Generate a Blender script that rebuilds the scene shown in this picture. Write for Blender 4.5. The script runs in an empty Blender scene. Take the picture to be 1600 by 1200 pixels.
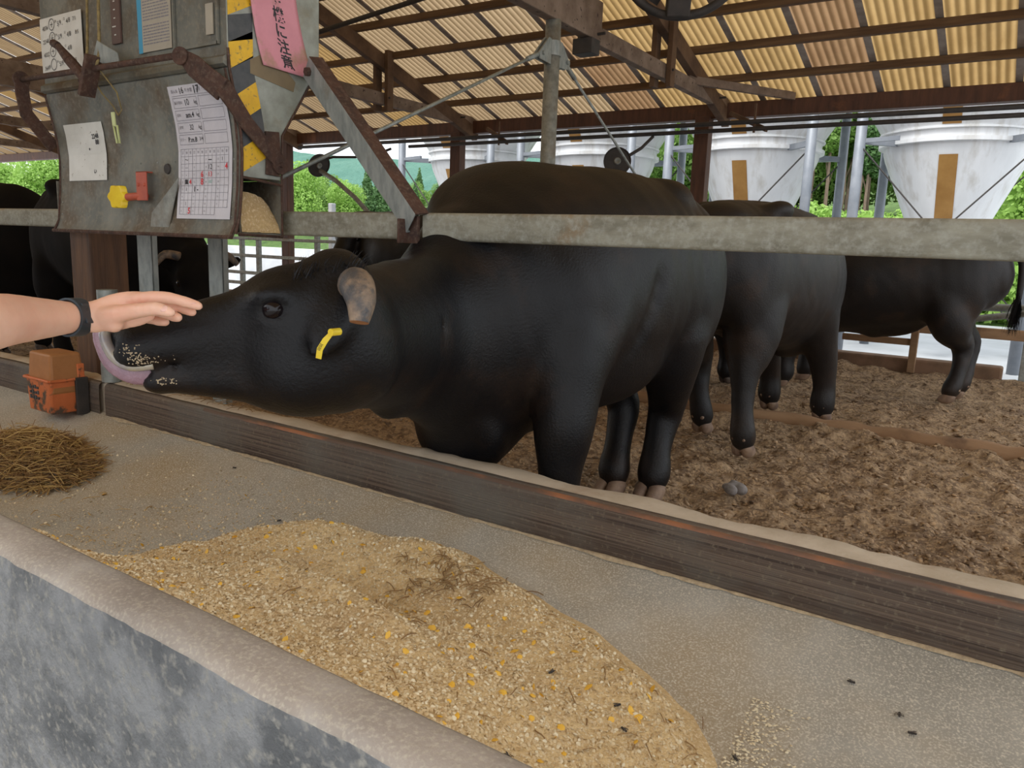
import bpy, bmesh, math, random
import numpy as np
from mathutils import Vector, Matrix, Euler, noise as mnoise
random.seed(7)
np.random.seed(7)
SC = bpy.context.scene
COL = SC.collection
PI = math.pi
# ------------------------------------------------------------------ camera
CAM_H = 1.10
cd = bpy.data.cameras.new('camera')
cd.sensor_width = 36.0
cd.lens = 36.0 * 1202.0 / 1600.0
cd.clip_start = 0.05
cd.clip_end = 900
cam = bpy.data.objects.new('camera', cd)
COL.objects.link(cam)
yaw, pitch, roll = math.radians(33.7), math.radians(10.3), math.radians(2.1)
fwd = Vector((-math.sin(yaw) * math.cos(pitch), math.cos(yaw) * math.cos(pitch), -math.sin(pitch)))
r0 = Vector((math.cos(yaw), math.sin(yaw), 0))
u0 = r0.cross(fwd)
rr = math.cos(roll) * r0 + math.sin(roll) * u0
uu = -math.sin(roll) * r0 + math.cos(roll) * u0
cam.matrix_world = Matrix(((rr.x, uu.x, -fwd.x, 0), (rr.y, uu.y, -fwd.y, 0), (rr.z, uu.z, -fwd.z, CAM_H), (0, 0, 0, 1)))
SC.camera = cam
# ------------------------------------------------------------------ view, sky, sun
SC.view_settings.view_transform = 'Standard'
SC.view_settings.look = 'None'
SC.view_settings.gamma = 1.0
SC.view_settings.use_curve_mapping = False
SC.view_settings.exposure = 0.48
W = bpy.data.worlds.new('sky')
SC.world = W
W.use_nodes = True
wn = W.node_tree.nodes
wl = W.node_tree.links
wn.clear()
wo = wn.new('ShaderNodeOutputWorld')
wb = wn.new('ShaderNodeBackground')
wb.inputs['Strength'].default_value = 1.45
wt = wn.new('ShaderNodeTexCoord')
wz = wn.new('ShaderNodeTexNoise')
wz.inputs['Scale'].default_value = 2.2
wz.inputs['Detail'].default_value = 5
wr = wn.new('ShaderNodeValToRGB')
wr.color_ramp.elements[0].position = 0.35
wr.color_ramp.elements[0].color = (0.72, 0.81, 0.92, 1)
wr.color_ramp.elements[1].position = 0.6
wr.color_ramp.elements[1].color = (0.95, 0.96, 0.97, 1)
wl.new(wt.outputs['Generated'], wz.inputs['Vector'])
wl.new(wz.outputs['Fac'], wr.inputs['Fac'])
wl.new(wr.outputs['Color'], wb.inputs['Color'])
wl.new(wb.outputs['Background'], wo.inputs['Surface'])
sd = bpy.data.lights.new('sun', 'SUN')
sd.energy = 2.3
sd.angle = math.radians(25)
sd.color = (1.0, 0.97, 0.92)
sun = bpy.data.objects.new('sun', sd)
COL.objects.link(sun)
sun.rotation_euler = Vector((-0.25, -0.75, 1.25)).to_track_quat('Z', 'Y').to_euler()

# ------------------------------------------------------------------ helpers
def sock(n, name, v):
    n.inputs[name].default_value = v

def mat(name, c1, c2=None, scale=8.0, stretch=(1, 1, 1), rough=0.7, metal=0.0, bump=0.0, bscale=None,
        c3=None, s3=2.0, p3=(0.55, 0.7), contrast=(0.35, 0.65), detail=6, spec=0.5, sheen=0.0, subsurf=0.0,
        translucent=0.0, c4=None, s4=30.0, p4=(0.62, 0.66), bdist=0.01, st3=(1, 1, 1), coat=0.0):
    m = bpy.data.materials.new(name)
    m.use_nodes = True
    nt = m.node_tree
    N, L = nt.nodes, nt.links
    b = N['Principled BSDF']
    sock(b, 'Roughness', rough)
    sock(b, 'Metallic', metal)
    sock(b, 'Specular IOR Level', spec)
    if sheen:
        sock(b, 'Sheen Weight', sheen)
        sock(b, 'Sheen Roughness', 0.4)
    if coat:
        sock(b, 'Coat Weight', coat)
    if subsurf:
        sock(b, 'Subsurface Weight', subsurf)
        sock(b, 'Subsurface Radius', (0.6, 0.25, 0.15))
        sock(b, 'Subsurface Scale', 0.02)
    tc = N.new('ShaderNodeTexCoord')
    def mapped(st):
        mp = N.new('ShaderNodeMapping')
        mp.inputs['Scale'].default_value = st
        L.new(tc.outputs['Object'], mp.inputs['Vector'])
        return mp.outputs['Vector']
    def nz(sc, st, det=detail):
        n = N.new('ShaderNodeTexNoise')
        sock(n, 'Scale', sc)
        sock(n, 'Detail', det)
        sock(n, 'Roughness', 0.6)
        L.new(mapped(st), n.inputs['Vector'])
        return n.outputs['Fac']
    def ramp(src, p):
        r = N.new('ShaderNodeMapRange')
        r.inputs['From Min'].default_value = p[0]
        r.inputs['From Max'].default_value = p[1]
        L.new(src, r.inputs['Value'])
        return r.outputs['Result']
    def mix(fac, a, bb):
        x = N.new('ShaderNodeMix')
        x.data_type = 'RGBA'
        L.new(fac, x.inputs['Factor'])
        for s, v in ((6, a), (7, bb)):
            if isinstance(v, tuple):
                x.inputs[s].default_value = (*v, 1)
            else:
                L.new(v, x.inputs[s])
        return x.outputs[2]
    col = c1
    if c2 is not None:
        col = mix(ramp(nz(scale, stretch), contrast), c1, c2)
    if c3 is not None:
        col = mix(ramp(nz(s3, st3), p3), col, c3)
    if c4 is not None:
        col = mix(ramp(nz(s4, (1, 1, 1), 2), p4), col, c4)
    if isinstance(col, tuple):
        b.inputs['Base Color'].default_value = (*col, 1)
    else:
        L.new(col, b.inputs['Base Color'])
    if bump:
        bp = N.new('ShaderNodeBump')
        sock(bp, 'Strength', bump)
        sock(bp, 'Distance', bdist)
        L.new(nz(bscale or scale * 3, stretch), bp.inputs['Height'])
        L.new(bp.outputs['Normal'], b.inputs['Normal'])
    if translucent:
        t = N.new('ShaderNodeBsdfTranslucent')
        if isinstance(col, tuple):
            t.inputs['Color'].default_value = (*col, 1)
        else:
            L.new(col, t.inputs['Color'])
        mx = N.new('ShaderNodeMixShader')
        mx.inputs[0].default_value = translucent
        L.new(b.outputs[0], mx.inputs[1])
        L.new(t.outputs[0], mx.inputs[2])
        L.new(mx.outputs[0], N['Material Output'].inputs['Surface'])
    return m

def tag(o, label=None, cat=None, group=None, kind=None):
    if label: o['label'] = label
    if cat: o['category'] = cat
    if group: o['group'] = group
    if kind: o['kind'] = kind
    return o

def empty(name, loc, label, cat, group=None):
    o = bpy.data.objects.new(name, None)
    o.empty_display_size = 0.1
    o.location = loc
    COL.objects.link(o)
    return tag(o, label, cat, group)

def root_loc(p):
    v = Vector((0, 0, 0))
    while p is not None:
        v += Vector(p.location)
        p = p.parent
    return v

def link_mesh(name, me, m, parent=None, smooth=False, origin=None):
    """me holds world coordinates; the object's origin goes to 'origin' and children get local coordinates."""
    o = bpy.data.objects.new(name, me)
    COL.objects.link(o)
    base = root_loc(parent) if parent else Vector((0, 0, 0))
    if origin is None and parent is None and len(me.vertices):
        co = np.empty(len(me.vertices) * 3)
        me.vertices.foreach_get('co', co)
        co = co.reshape(-1, 3)
        origin = Vector(((co[:, 0].min() + co[:, 0].max()) / 2, (co[:, 1].min() + co[:, 1].max()) / 2, co[:, 2].min()))
    og = Vector(origin) if origin is not None else base
    me.transform(Matrix.Translation(-og))
    if parent:
        o.parent = parent
    o.location = og - base
    if m is not None:
        if isinstance(m, (list, tuple)):
            for x in m: me.materials.append(x)
        else:
            me.materials.append(m)
    if smooth:
        me.polygons.foreach_set('use_smooth', [True] * len(me.polygons))
    me.update()
    return o

def finish(name, bm, m, parent=None, smooth=False, bevel=0.0, origin=None, autosmooth=None):
    bmesh.ops.recalc_face_normals(bm, faces=bm.faces)
    me = bpy.data.meshes.new(name)
    bm.to_mesh(me)
    bm.free()
    o = link_mesh(name, me, m, parent, smooth, origin)
    if bevel:
        b = o.modifiers.new('bevel', 'BEVEL')
        b.width = bevel
        b.segments = 2
        b.limit_method = 'ANGLE'
        b.angle_limit = math.radians(40)
    if autosmooth:
        me.polygons.foreach_set('use_smooth', [True] * len(me.polygons))
        bmx = bmesh.new(); bmx.from_mesh(me)
        for e in bmx.edges:
            if len(e.link_faces) == 2 and e.calc_face_angle(0) > math.radians(autosmooth):
                e.smooth = False
        bmx.to_mesh(me); bmx.free()
    return o

def box(bm, x0, x1, y0, y1, z0, z1):
    v = [bm.verts.new((x, y, z)) for x in (x0, x1) for y in (y0, y1) for z in (z0, z1)]
    for f in ((0, 1, 3, 2), (4, 6, 7, 5), (0, 4, 5, 1), (2, 3, 7, 6), (0, 2, 6, 4), (1, 5, 7, 3)):
        bm.faces.new([v[i] for i in f])
    return v

def frame_of(d, up=(0, 0, 1)):
    d = Vector(d).normalized()
    up = Vector(up)
    if abs(d.dot(up)) > 0.98: up = Vector((0, 1, 0)) if abs(d.y) < 0.9 else Vector((1, 0, 0))
    s = d.cross(up).normalized()
    u = s.cross(d).normalized()
    return d, s, u

def beam(bm, p0, p1, w, h, up=(0, 0, 1)):
    """box from p0 to p1, width w sideways and height h along up"""
    p0, p1 = Vector(p0), Vector(p1)
    d, s, u = frame_of(p1 - p0, up)
    vs = []
    for p in (p0, p1):
        for a, b in ((-1, -1), (1, -1), (1, 1), (-1, 1)):
            vs.append(bm.verts.new(p + s * (a * w / 2) + u * (b * h / 2)))
    for f in ((0, 1, 2, 3), (7, 6, 5, 4), (0, 4, 5, 1), (1, 5, 6, 2), (2, 6, 7, 3), (3, 7, 4, 0)):
        bm.faces.new([vs[i] for i in f])

def tube(bm, pts, r, n=12, cap=True, up=(0, 0, 1)):
    pts = [Vector(p) for p in pts]
    rs = r if isinstance(r, (list, tuple)) else [r] * len(pts)
    rings = []
    prev = None
    for i, p in enumerate(pts):
        d = (pts[min(i + 1, len(pts) - 1)] - pts[max(i - 1, 0)])
        if prev is None:
            d_, s, u = frame_of(d, up)
        else:
            d_ = d.normalized()
            s = (prev - d_ * prev.dot(d_)).normalized()
            u = s.cross(d_)
        prev = s
        rad = rs[i]
        ra, rb = rad if isinstance(rad, (list, tuple)) else (rad, rad)
        rings.append([bm.verts.new(p + s * (ra * math.cos(2 * PI * k / n)) + u * (rb * math.sin(2 * PI * k / n))) for k in range(n)])
    for a, b in zip(rings[:-1], rings[1:]):
        for k in range(n):
            bm.faces.new((a[k], a[(k + 1) % n], b[(k + 1) % n], b[k]))
    if cap:
        bm.faces.new(rings[0][::-1])
        bm.faces.new(rings[-1])
    return rings

def lathe(bm, prof, c=(0, 0, 0), n=32, axis=(0, 0, 1), cap=False):
    d, s, u = frame_of(axis, (0, 1, 0))
    c = Vector(c)
    rings = []
    for r, z in prof:
        rings.append([bm.verts.new(c + d * z + s * (r * math.cos(2 * PI * k / n)) + u * (r * math.sin(2 * PI * k / n))) for k in range(n)])
    for a, b in zip(rings[:-1], rings[1:]):
        for k in range(n):
            bm.faces.new((a[k], a[(k + 1) % n], b[(k + 1) % n], b[k]))
    if cap:
        bm.faces.new(rings[0][::-1]); bm.faces.new(rings[-1])

def prism(bm, prof, x0, x1, axis='x'):
    """closed profile of (a,b) pairs extruded along an axis"""
    def P(a, b, t):
        return (t, a, b) if axis == 'x' else ((a, t, b) if axis == 'y' else (a, b, t))
    A = [bm.verts.new(P(a, b, x0)) for a, b in prof]
    B = [bm.verts.new(P(a, b, x1)) for a, b in prof]
    n = len(prof)
    for i in range(n):
        bm.faces.new((A[i], A[(i + 1) % n], B[(i + 1) % n], B[i]))
    bm.faces.new(A[::-1]); bm.faces.new(B)

def lerp(a, b, t): return a + (b - a) * t
def new(): return bmesh.new()

def grid_mesh(name, xs, ys, zf, m, parent=None, smooth=True, origin=None):
    X, Y = np.meshgrid(xs, ys)
    Z = zf(X, Y)
    v = np.stack([X.ravel(), Y.ravel(), Z.ravel()], 1)
    nx, ny = len(xs), len(ys)
    idx = np.arange(nx * ny).reshape(ny, nx)
    f = np.stack([idx[:-1, :-1].ravel(), idx[:-1, 1:].ravel(), idx[1:, 1:].ravel(), idx[1:, :-1].ravel()], 1)
    me = np_mesh(name, v, f)
    return link_mesh(name, me, m, parent, smooth, origin)

def np_mesh(name, v, f):
    me = bpy.data.meshes.new(name)
    me.vertices.add(len(v)); me.vertices.foreach_set('co', np.asarray(v, dtype=np.float32).ravel())
    k = f.shape[1]
    me.loops.add(f.size); me.loops.foreach_set('vertex_index', f.astype(np.int32).ravel())
    me.polygons.add(len(f)); me.polygons.foreach_set('loop_start', np.arange(0, f.size, k, dtype=np.int32))
    me.update(calc_edges=True)
    return me

# value noise on arrays
_perm = np.random.RandomState(3).rand(256, 256)
def vnoise(x, y):
    xi, yi = np.floor(x).astype(int), np.floor(y).astype(int)
    fx, fy = x - xi, y - yi
    fx = fx * fx * (3 - 2 * fx); fy = fy * fy * (3 - 2 * fy)
    g = lambda a, b: _perm[a % 256, b % 256]
    return (g(xi, yi) * (1 - fx) + g(xi + 1, yi) * fx) * (1 - fy) + (g(xi, yi + 1) * (1 - fx) + g(xi + 1, yi + 1) * fx) * fy
def fbm(x, y, o=4):
    s = 0; a = 0.5
    for i in range(o):
        s = s + a * (vnoise(x * 2 ** i + 17.3 * i, y * 2 ** i + 5.1 * i) - 0.5) * 2
        a *= 0.5
    return s

# ------------------------------------------------------------------ materials
M = {}
M['wood'] = mat('old_wood', (0.17, 0.098, 0.052), (0.085, 0.045, 0.024), 5, (1, 1, 1), 0.85, bump=0.3, bscale=40)
M['wood_x'] = mat('old_wood_along', (0.20, 0.12, 0.06), (0.09, 0.048, 0.024), 9, (0.15, 2.5, 2.5), 0.85, bump=0.3)
M['wood_grey'] = mat('greyed_wood', (0.27, 0.20, 0.15), (0.15, 0.10, 0.07), 7, (1, 1, 1), 0.85, bump=0.3, bscale=30, c4=(0.06, 0.04, 0.03), s4=22, p4=(0.66, 0.7))
M['wood_red'] = mat('red_brown_wood', (0.13, 0.055, 0.03), (0.07, 0.03, 0.018), 6, (3, 3, 0.5), 0.6, bump=0.3, c3=(0.25, 0.10, 0.04), s3=3, p3=(0.6, 0.75))
M['galv'] = mat('galvanised_steel', (0.36, 0.37, 0.34), (0.22, 0.23, 0.21), 25, (1, 1, 1), 0.6, 0.35, 0.15, c3=(0.20, 0.15, 0.10), s3=5, p3=(0.55, 0.75))
M['rail'] = mat('weathered_rail_steel', (0.33, 0.32, 0.255), (0.20, 0.19, 0.145), 9, (1, 2, 3), 0.7, 0.1, 0.25, bscale=50, c3=(0.30, 0.19, 0.09), s3=5, p3=(0.60, 0.8), c4=(0.40, 0.40, 0.35), s4=60, p4=(0.45, 0.85))
M['galv_spot'] = mat('spangled_galvanised', (0.40, 0.42, 0.40), (0.24, 0.27, 0.26), 30, (1, 1, 0.4), 0.55, 0.3, 0.1, c3=(0.20, 0.17, 0.11), s3=7, p3=(0.55, 0.8))
M['hopper'] = mat('hopper_sheet', (0.235, 0.235, 0.20), (0.135, 0.14, 0.125), 7, (1, 1, 0.6), 0.6, 0.25, 0.1, c3=(0.13, 0.095, 0.06), s3=4.5, p3=(0.47, 0.66), c4=(0.28, 0.25, 0.19), s4=60, p4=(0.5, 0.9))
M['hopper_side'] = mat('hopper_side_sheet', (0.40, 0.42, 0.38), (0.27, 0.28, 0.24), 14, (1, 1, 1), 0.6, 0.2, 0.1, c3=(0.25, 0.20, 0.12), s3=5, p3=(0.55, 0.8))
M['rust'] = mat('rusted_steel', (0.105, 0.052, 0.035), (0.060, 0.034, 0.027), 20, (1, 1, 1), 0.8, 0.2, 0.4, c4=(0.17, 0.12, 0.09), s4=70, p4=(0.5, 0.85))
M['dark'] = mat('dark_metal', (0.035, 0.032, 0.03), (0.06, 0.05, 0.045), 12, rough=0.7)
M['white_paint'] = mat('silo_paint', (0.80, 0.81, 0.82), (0.70, 0.71, 0.72), 1.5, (2, 2, 0.4), 0.5, bump=0.0, c3=(0.46, 0.43, 0.38), s3=2.2, p3=(0.50, 0.80), st3=(3.0, 3.0, 0.35))
M['amber'] = mat('silo_window', (0.42, 0.23, 0.07), (0.30, 0.15, 0.04), 3, rough=0.35)
M['tape_y'] = mat('yellow_tape', (0.83, 0.50, 0.02), (0.70, 0.40, 0.02), 20, rough=0.5, c4=(0.25, 0.18, 0.08), s4=60, p4=(0.58, 0.72))
M['tape_k'] = mat('black_tape', (0.05, 0.055, 0.06), (0.09, 0.09, 0.095), 20, rough=0.5)
M['paper'] = mat('white_sheet', (0.72, 0.71, 0.66), (0.62, 0.61, 0.56), 8, rough=0.35, c4=(0.4, 0.37, 0.3), s4=45, p4=(0.68, 0.72))
M['paper2'] = mat('laminated_sheet', (0.66, 0.63, 0.66), (0.58, 0.56, 0.60), 6, rough=0.25)
M['paper3'] = mat('aged_paper', (0.44, 0.40, 0.32), (0.37, 0.33, 0.27), 9, rough=0.5)
M['ink'] = mat('black_ink', (0.03, 0.03, 0.035), rough=0.6)
M['ink_red'] = mat('red_ink', (0.70, 0.05, 0.06), rough=0.6)
M['ink_green'] = mat('green_ink', (0.25, 0.50, 0.42), rough=0.6)
M['ink_grey'] = mat('grey_ink', (0.22, 0.21, 0.24), rough=0.6)
M['pink'] = mat('pink_sign', (0.72, 0.30, 0.36), (0.62, 0.25, 0.30), 8, rough=0.6, c3=(0.36, 0.24, 0.14), s3=11, p3=(0.52, 0.72))
M['yellow_p'] = mat('yellow_plastic', (0.85, 0.62, 0.03), (0.75, 0.5, 0.02), 15, rough=0.4)
M['red_p'] = mat('red_paint', (0.52, 0.11, 0.06), (0.40, 0.08, 0.05), 15, rough=0.5)
M['feed'] = mat('ground_feed', (0.82, 0.62, 0.33), (0.66, 0.46, 0.22), 90, (1, 1, 1), 0.9, bump=0.9, bscale=160, c3=(0.52, 0.35, 0.18), s3=3.0, p3=(0.50, 0.75), c4=(0.86, 0.70, 0.46), s4=120, p4=(0.55, 0.68), bdist=0.006)
M['white_lick'] = mat('brown_lick', (0.46, 0.20, 0.07), (0.40, 0.17, 0.055), 14, rough=0.55, bump=0.1)
M['orange'] = mat('orange_plastic', (0.72, 0.20, 0.07), (0.60, 0.16, 0.05), 8, rough=0.45, c3=(0.10, 0.07, 0.05), s3=14, p3=(0.52, 0.60))
M['skin'] = mat('skin', (0.88, 0.55, 0.41), (0.83, 0.46, 0.33), 9, rough=0.45, subsurf=0.15, bump=0.05, bscale=150)
M['nail'] = mat('nail', (0.88, 0.55, 0.47), rough=0.25)
M['watch'] = mat('watch_rubber', (0.022, 0.032, 0.042), rough=0.45)
# ================================================================== BARN
ORD = ['first', 'second', 'third', 'fourth', 'fifth', 'sixth', 'seventh', 'eighth', 'ninth', 'tenth', 'eleventh', 'twelfth', 'thirteenth', 'fourteenth', 'fifteenth', 'sixteenth', 'seventeenth', 'eighteenth', 'nineteenth', 'twentieth', 'twenty first', 'twenty second', 'twenty third', 'twenty fourth', 'twenty fifth', 'twenty sixth', 'twenty seventh', 'twenty eighth', 'twenty ninth', 'thirtieth', 'thirty first', 'thirty second', 'thirty third', 'thirty fourth', 'thirty fifth', 'thirty sixth', 'thirty seventh', 'thirty eighth', 'thirty ninth', 'fortieth', 'forty first']
EAVE_Y, RIDGE_Y, SLOPE = 7.8, 3.3, 0.31
def zroof(y):
    return 2.56 + SLOPE * (EAVE_Y - y) if y >= RIDGE_Y else 2.56 + SLOPE * (EAVE_Y - RIDGE_Y) - SLOPE * (RIDGE_Y - y)

# pen floor: trampled muck and sawdust
def muck_h(X, Y):
    h = 0.028 * fbm(X * 2.0, Y * 2.0, 3) + 0.042 * fbm(X * 8 + 3, Y * 8, 3) + 0.024 * fbm(X * 22, Y * 22 + 9, 2)
    bank = np.exp(-((Y - 5.02 - 0.05 * np.sin(X * 1.3)) / 0.16) ** 2) * 0.05
    near = np.clip((2.7 - Y) / 0.5, 0, 1) * 0.03 + np.clip((Y - 6.95) / 0.7, 0, 1) ** 1.3 * 0.13
    return h - 0.01 + bank + near
M['muck'] = mat('muck_and_sawdust', (0.50, 0.35, 0.205), (0.19, 0.12, 0.068), 22, (1, 1, 1), 0.95, bump=1.0, bscale=60, c3=(0.12, 0.07, 0.04), s3=1.6, p3=(0.5, 0.75), c4=(0.50, 0.34, 0.19), s4=55, p4=(0.52, 0.64), bdist=0.02, contrast=(0.35, 0.6))
xs = np.concatenate([np.arange(-16, -5, 0.1), np.arange(-5, 1.6, 0.024), np.arange(1.6, 6.0, 0.1)])
ys = np.concatenate([np.arange(2.03, 5.6, 0.022), np.arange(5.6, 7.75, 0.03)])
fl = grid_mesh('floor', xs, ys, muck_h, M['muck'])
tag(fl, kind='structure')
# half buried kerb log across the pen
bm = new()
n = 90
tube(bm, [(-3.6 + i * 0.09, 5.06 + 0.012 * math.sin(i), 0.035 + 0.008 * math.sin(i * 1.7)) for i in range(n)], [0.055 + 0.004 * math.sin(i * 2.3) for i in range(n)], 12)
M['log'] = mat('muddy_timber', (0.36, 0.22, 0.12), (0.25, 0.145, 0.075), 8, (0.3, 1, 1), 0.9, bump=0.5, c3=(0.14, 0.08, 0.045), s3=4)
tag(finish('floor_timber', bm, M['log'], smooth=True), 'long mud covered timber lying half buried across the pen floor', 'timber')

# work aisle, outside yard
M['conc_floor'] = mat('concrete_floor', (0.32, 0.31, 0.29), (0.24, 0.23, 0.21), 3, rough=0.9, bump=0.2)
bm = new(); box(bm, -16, 6, -7, 0.64, -0.60, -0.45)
tag(finish('floor_aisle', bm, M['conc_floor']), kind='structure')
M['yard'] = mat('pale_yard', (0.42, 0.435, 0.455), (0.34, 0.355, 0.37), 1.2, rough=0.8)
bm = new(); box(bm, -30, 12, 8.0, 17.5, -0.30, -0.12)
tag(finish('floor_yard', bm, M['yard']), kind='structure')
# low kerb wall along the back of the pen
M['kerb'] = mat('muddy_kerb', (0.24, 0.14, 0.085), (0.14, 0.085, 0.05), 5, rough=0.95, bump=0.5)
bm = new()
box(bm, -16, -0.13, 7.66, 7.84, -0.3, 0.22)
tag(finish('wall_back_kerb', bm, M['kerb'], bevel=0.02), kind='structure')
bm = new(); box(bm, -16, 6, 7.72, 8.0, -0.32, -0.10)
tag(finish('floor_sill', bm, M['conc_floor']), kind='structure')

# roof: ribbed sheets column by column
def sheet_mat(name, a, b):
    m = mat(name, a, b, 7, (1, 0.35, 1), 0.6, bump=0.1, translucent=0.72, contrast=(0.3, 0.7), c3=tuple(v * 0.72 for v in b), s3=2.2, p3=(0.55, 0.8), st3=(2.5, 0.4, 1))
    # valleys darkened in the colour: dirt plus rib shading the even light lacks
    N, L = m.node_tree.nodes, m.node_tree.links
    tc = N.new('ShaderNodeTexCoord'); sx = N.new('ShaderNodeSeparateXYZ'); L.new(tc.outputs['UV'], sx.inputs[0])
    rp = N.new('ShaderNodeValToRGB'); rp.color_ramp.elements[0].position = 0.10; rp.color_ramp.elements[0].color = (0.50, 0.47, 0.42, 1)
    rp.color_ramp.elements[1].position = 0.75; rp.color_ramp.elements[1].color = (1, 1, 1, 1)
    L.new(sx.outputs['Y'], rp.inputs[0])
    for nd in list(N):
        for inp in nd.inputs:
            if inp.is_linked and ((nd.type == 'BSDF_PRINCIPLED' and inp.name == 'Base Color') or (nd.type == 'BSDF_TRANSLUCENT' and inp.name == 'Color')):
                src = inp.links[0].from_socket
                mx = N.new('ShaderNodeMix'); mx.data_type = 'RGBA'; mx.blend_type = 'MULTIPLY'; mx.inputs['Factor'].default_value = 1.0
                L.new(src, mx.inputs[6]); L.new(rp.outputs[0], mx.inputs[7]); L.new(mx.outputs[2], inp)
    return m
M['sheet_ochre'] = sheet_mat('ochre_sheet', (0.40, 0.265, 0.115), (0.33, 0.21, 0.085))
M['sheet_pale'] = sheet_mat('pale_peach_sheet', (0.385, 0.28, 0.165), (0.325, 0.23, 0.135))
M['sheet_tan'] = sheet_mat('tan_sheet', (0.29, 0.18, 0.095), (0.23, 0.135, 0.07))
M['batten'] = mat('grey_batten', (0.42, 0.37, 0.33), (0.28, 0.24, 0.21), 9, rough=0.8)
SW = 0.5205
def sheet_bm(x0, x1, y0, y1, lift=0.0):
    bm = new()
    n = 8 * 6
    A = []
    for y in (y0, y1):
        row = []
        for i in range(n + 1):
            t = i / n
            row.append(bm.verts.new((lerp(x0, x1, t), y, zroof(y) + 0.012 + 0.013 * math.sin(t * 8 * 2 * PI) + lift)))
        A.append(row)
    for i in range(n):
        bm.faces.new((A[0][i], A[0][i + 1], A[1][i + 1], A[1][i]))
    uv = bm.loops.layers.uv.new('rib')
    for f_ in bm.faces:
        for lp in f_.loops:
            t_ = (lp.vert.co.x - x0) / (x1 - x0)
            lp[uv].uv = (t_, 0.5 + 0.5 * math.sin(t_ * 8 * 2 * PI))
    return bm
LOOK = {'ochre': 'ochre yellow ribbed roof sheet', 'pale': 'pale peach ribbed roof sheet', 'tan': 'brownish tan ribbed roof sheet'}
for i in range(-3, 40):
    xa = -0.32 - i * SW
    x0, x1 = xa - SW + 0.035, xa - 0.035
    # column colour: ochre to the right, one browner column, paler ones to the left
    if i in (2, 6): kind = 'tan'
    elif i < 7 or i in (17, 25): kind = 'ochre'
    elif i in (12,): kind = 'ochre'
    else: kind = 'pale'
    o = finish('roof_sheet', sheet_bm(x0 - 0.03, x1 + 0.03, 8.15, RIDGE_Y), M['sheet_' + kind], smooth=True)
    if i == 2: lab = 'brownish tan ribbed roof sheet near the right edge, above the second silo from the right'
    elif i == 6: lab = 'brownish tan ribbed roof sheet left of the wooden post between the two nearest silos'
    elif i < 0: lab = LOOK[kind] + (', mere sliver at the right edge' if i == -1 else ' beyond the right edge, number %d outwards' % (-i - 1))
    else: lab = LOOK[kind] + ', ' + ORD[i] + ' whole sheet from the right edge of the photo'
    tag(o, lab, 'roof sheet', None if kind == 'tan' else 'ribbed %s sheets of the back roof slope' % kind)
    if i > -2 and i < 40:
        bm = new(); beam(bm, (xa, 8.1, zroof(8.1) - 0.005), (xa, RIDGE_Y, zroof(RIDGE_Y) - 0.005), 0.055, 0.012)
        tag(finish('roof_batten', bm, M['batten']), 'narrow grey batten between roof sheets, ' + ORD[i + 1] + ' from the right edge of the photo', 'batten', 'battens between the roof sheets')
bm = new()
v = [bm.verts.new(p) for p in ((-21, RIDGE_Y, zroof(RIDGE_Y)), (3, RIDGE_Y, zroof(RIDGE_Y)), (3, -0.9, zroof(-0.9)), (-21, -0.9, zroof(-0.9)))]
bm.faces.new(v)
M['tin'] = mat('rusty_tin', (0.10, 0.07, 0.05), (0.06, 0.045, 0.035), 3, rough=0.8)
tag(finish('ceiling_near_slope', bm, M['sheet_ochre']), kind='structure')
bm = new(); box(bm, -16, -3.0, -3.3, -3.2, -0.45, 2.7)  # unseen wall added behind the camera to cut light on the left
tag(finish('wall_light_block', bm, M['tin']), kind='structure')

# purlins
k = 0
y = 7.3
while y > RIDGE_Y + 0.1:
    bm = new(); box(bm, -21, 2.6, y - 0.03, y + 0.03, zroof(y) - 0.075, zroof(y) - 0.012)
    tag(finish('purlin', bm, M['wood_x'], bevel=0.004), 'brown timber purlin under the roof sheets, %s one up from the back eave beam' % ORD[k], 'purlin', 'purlins under the roof sheets')
    y -= 0.5; k += 1
bm = new(); box(bm, -21, 2.6, 7.74, 7.86, 2.40, 2.545)
tag(finish('eave_beam', bm, M['wood_red'], bevel=0.006), 'long red brown beam along the back eave above the silos', 'beam')

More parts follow.
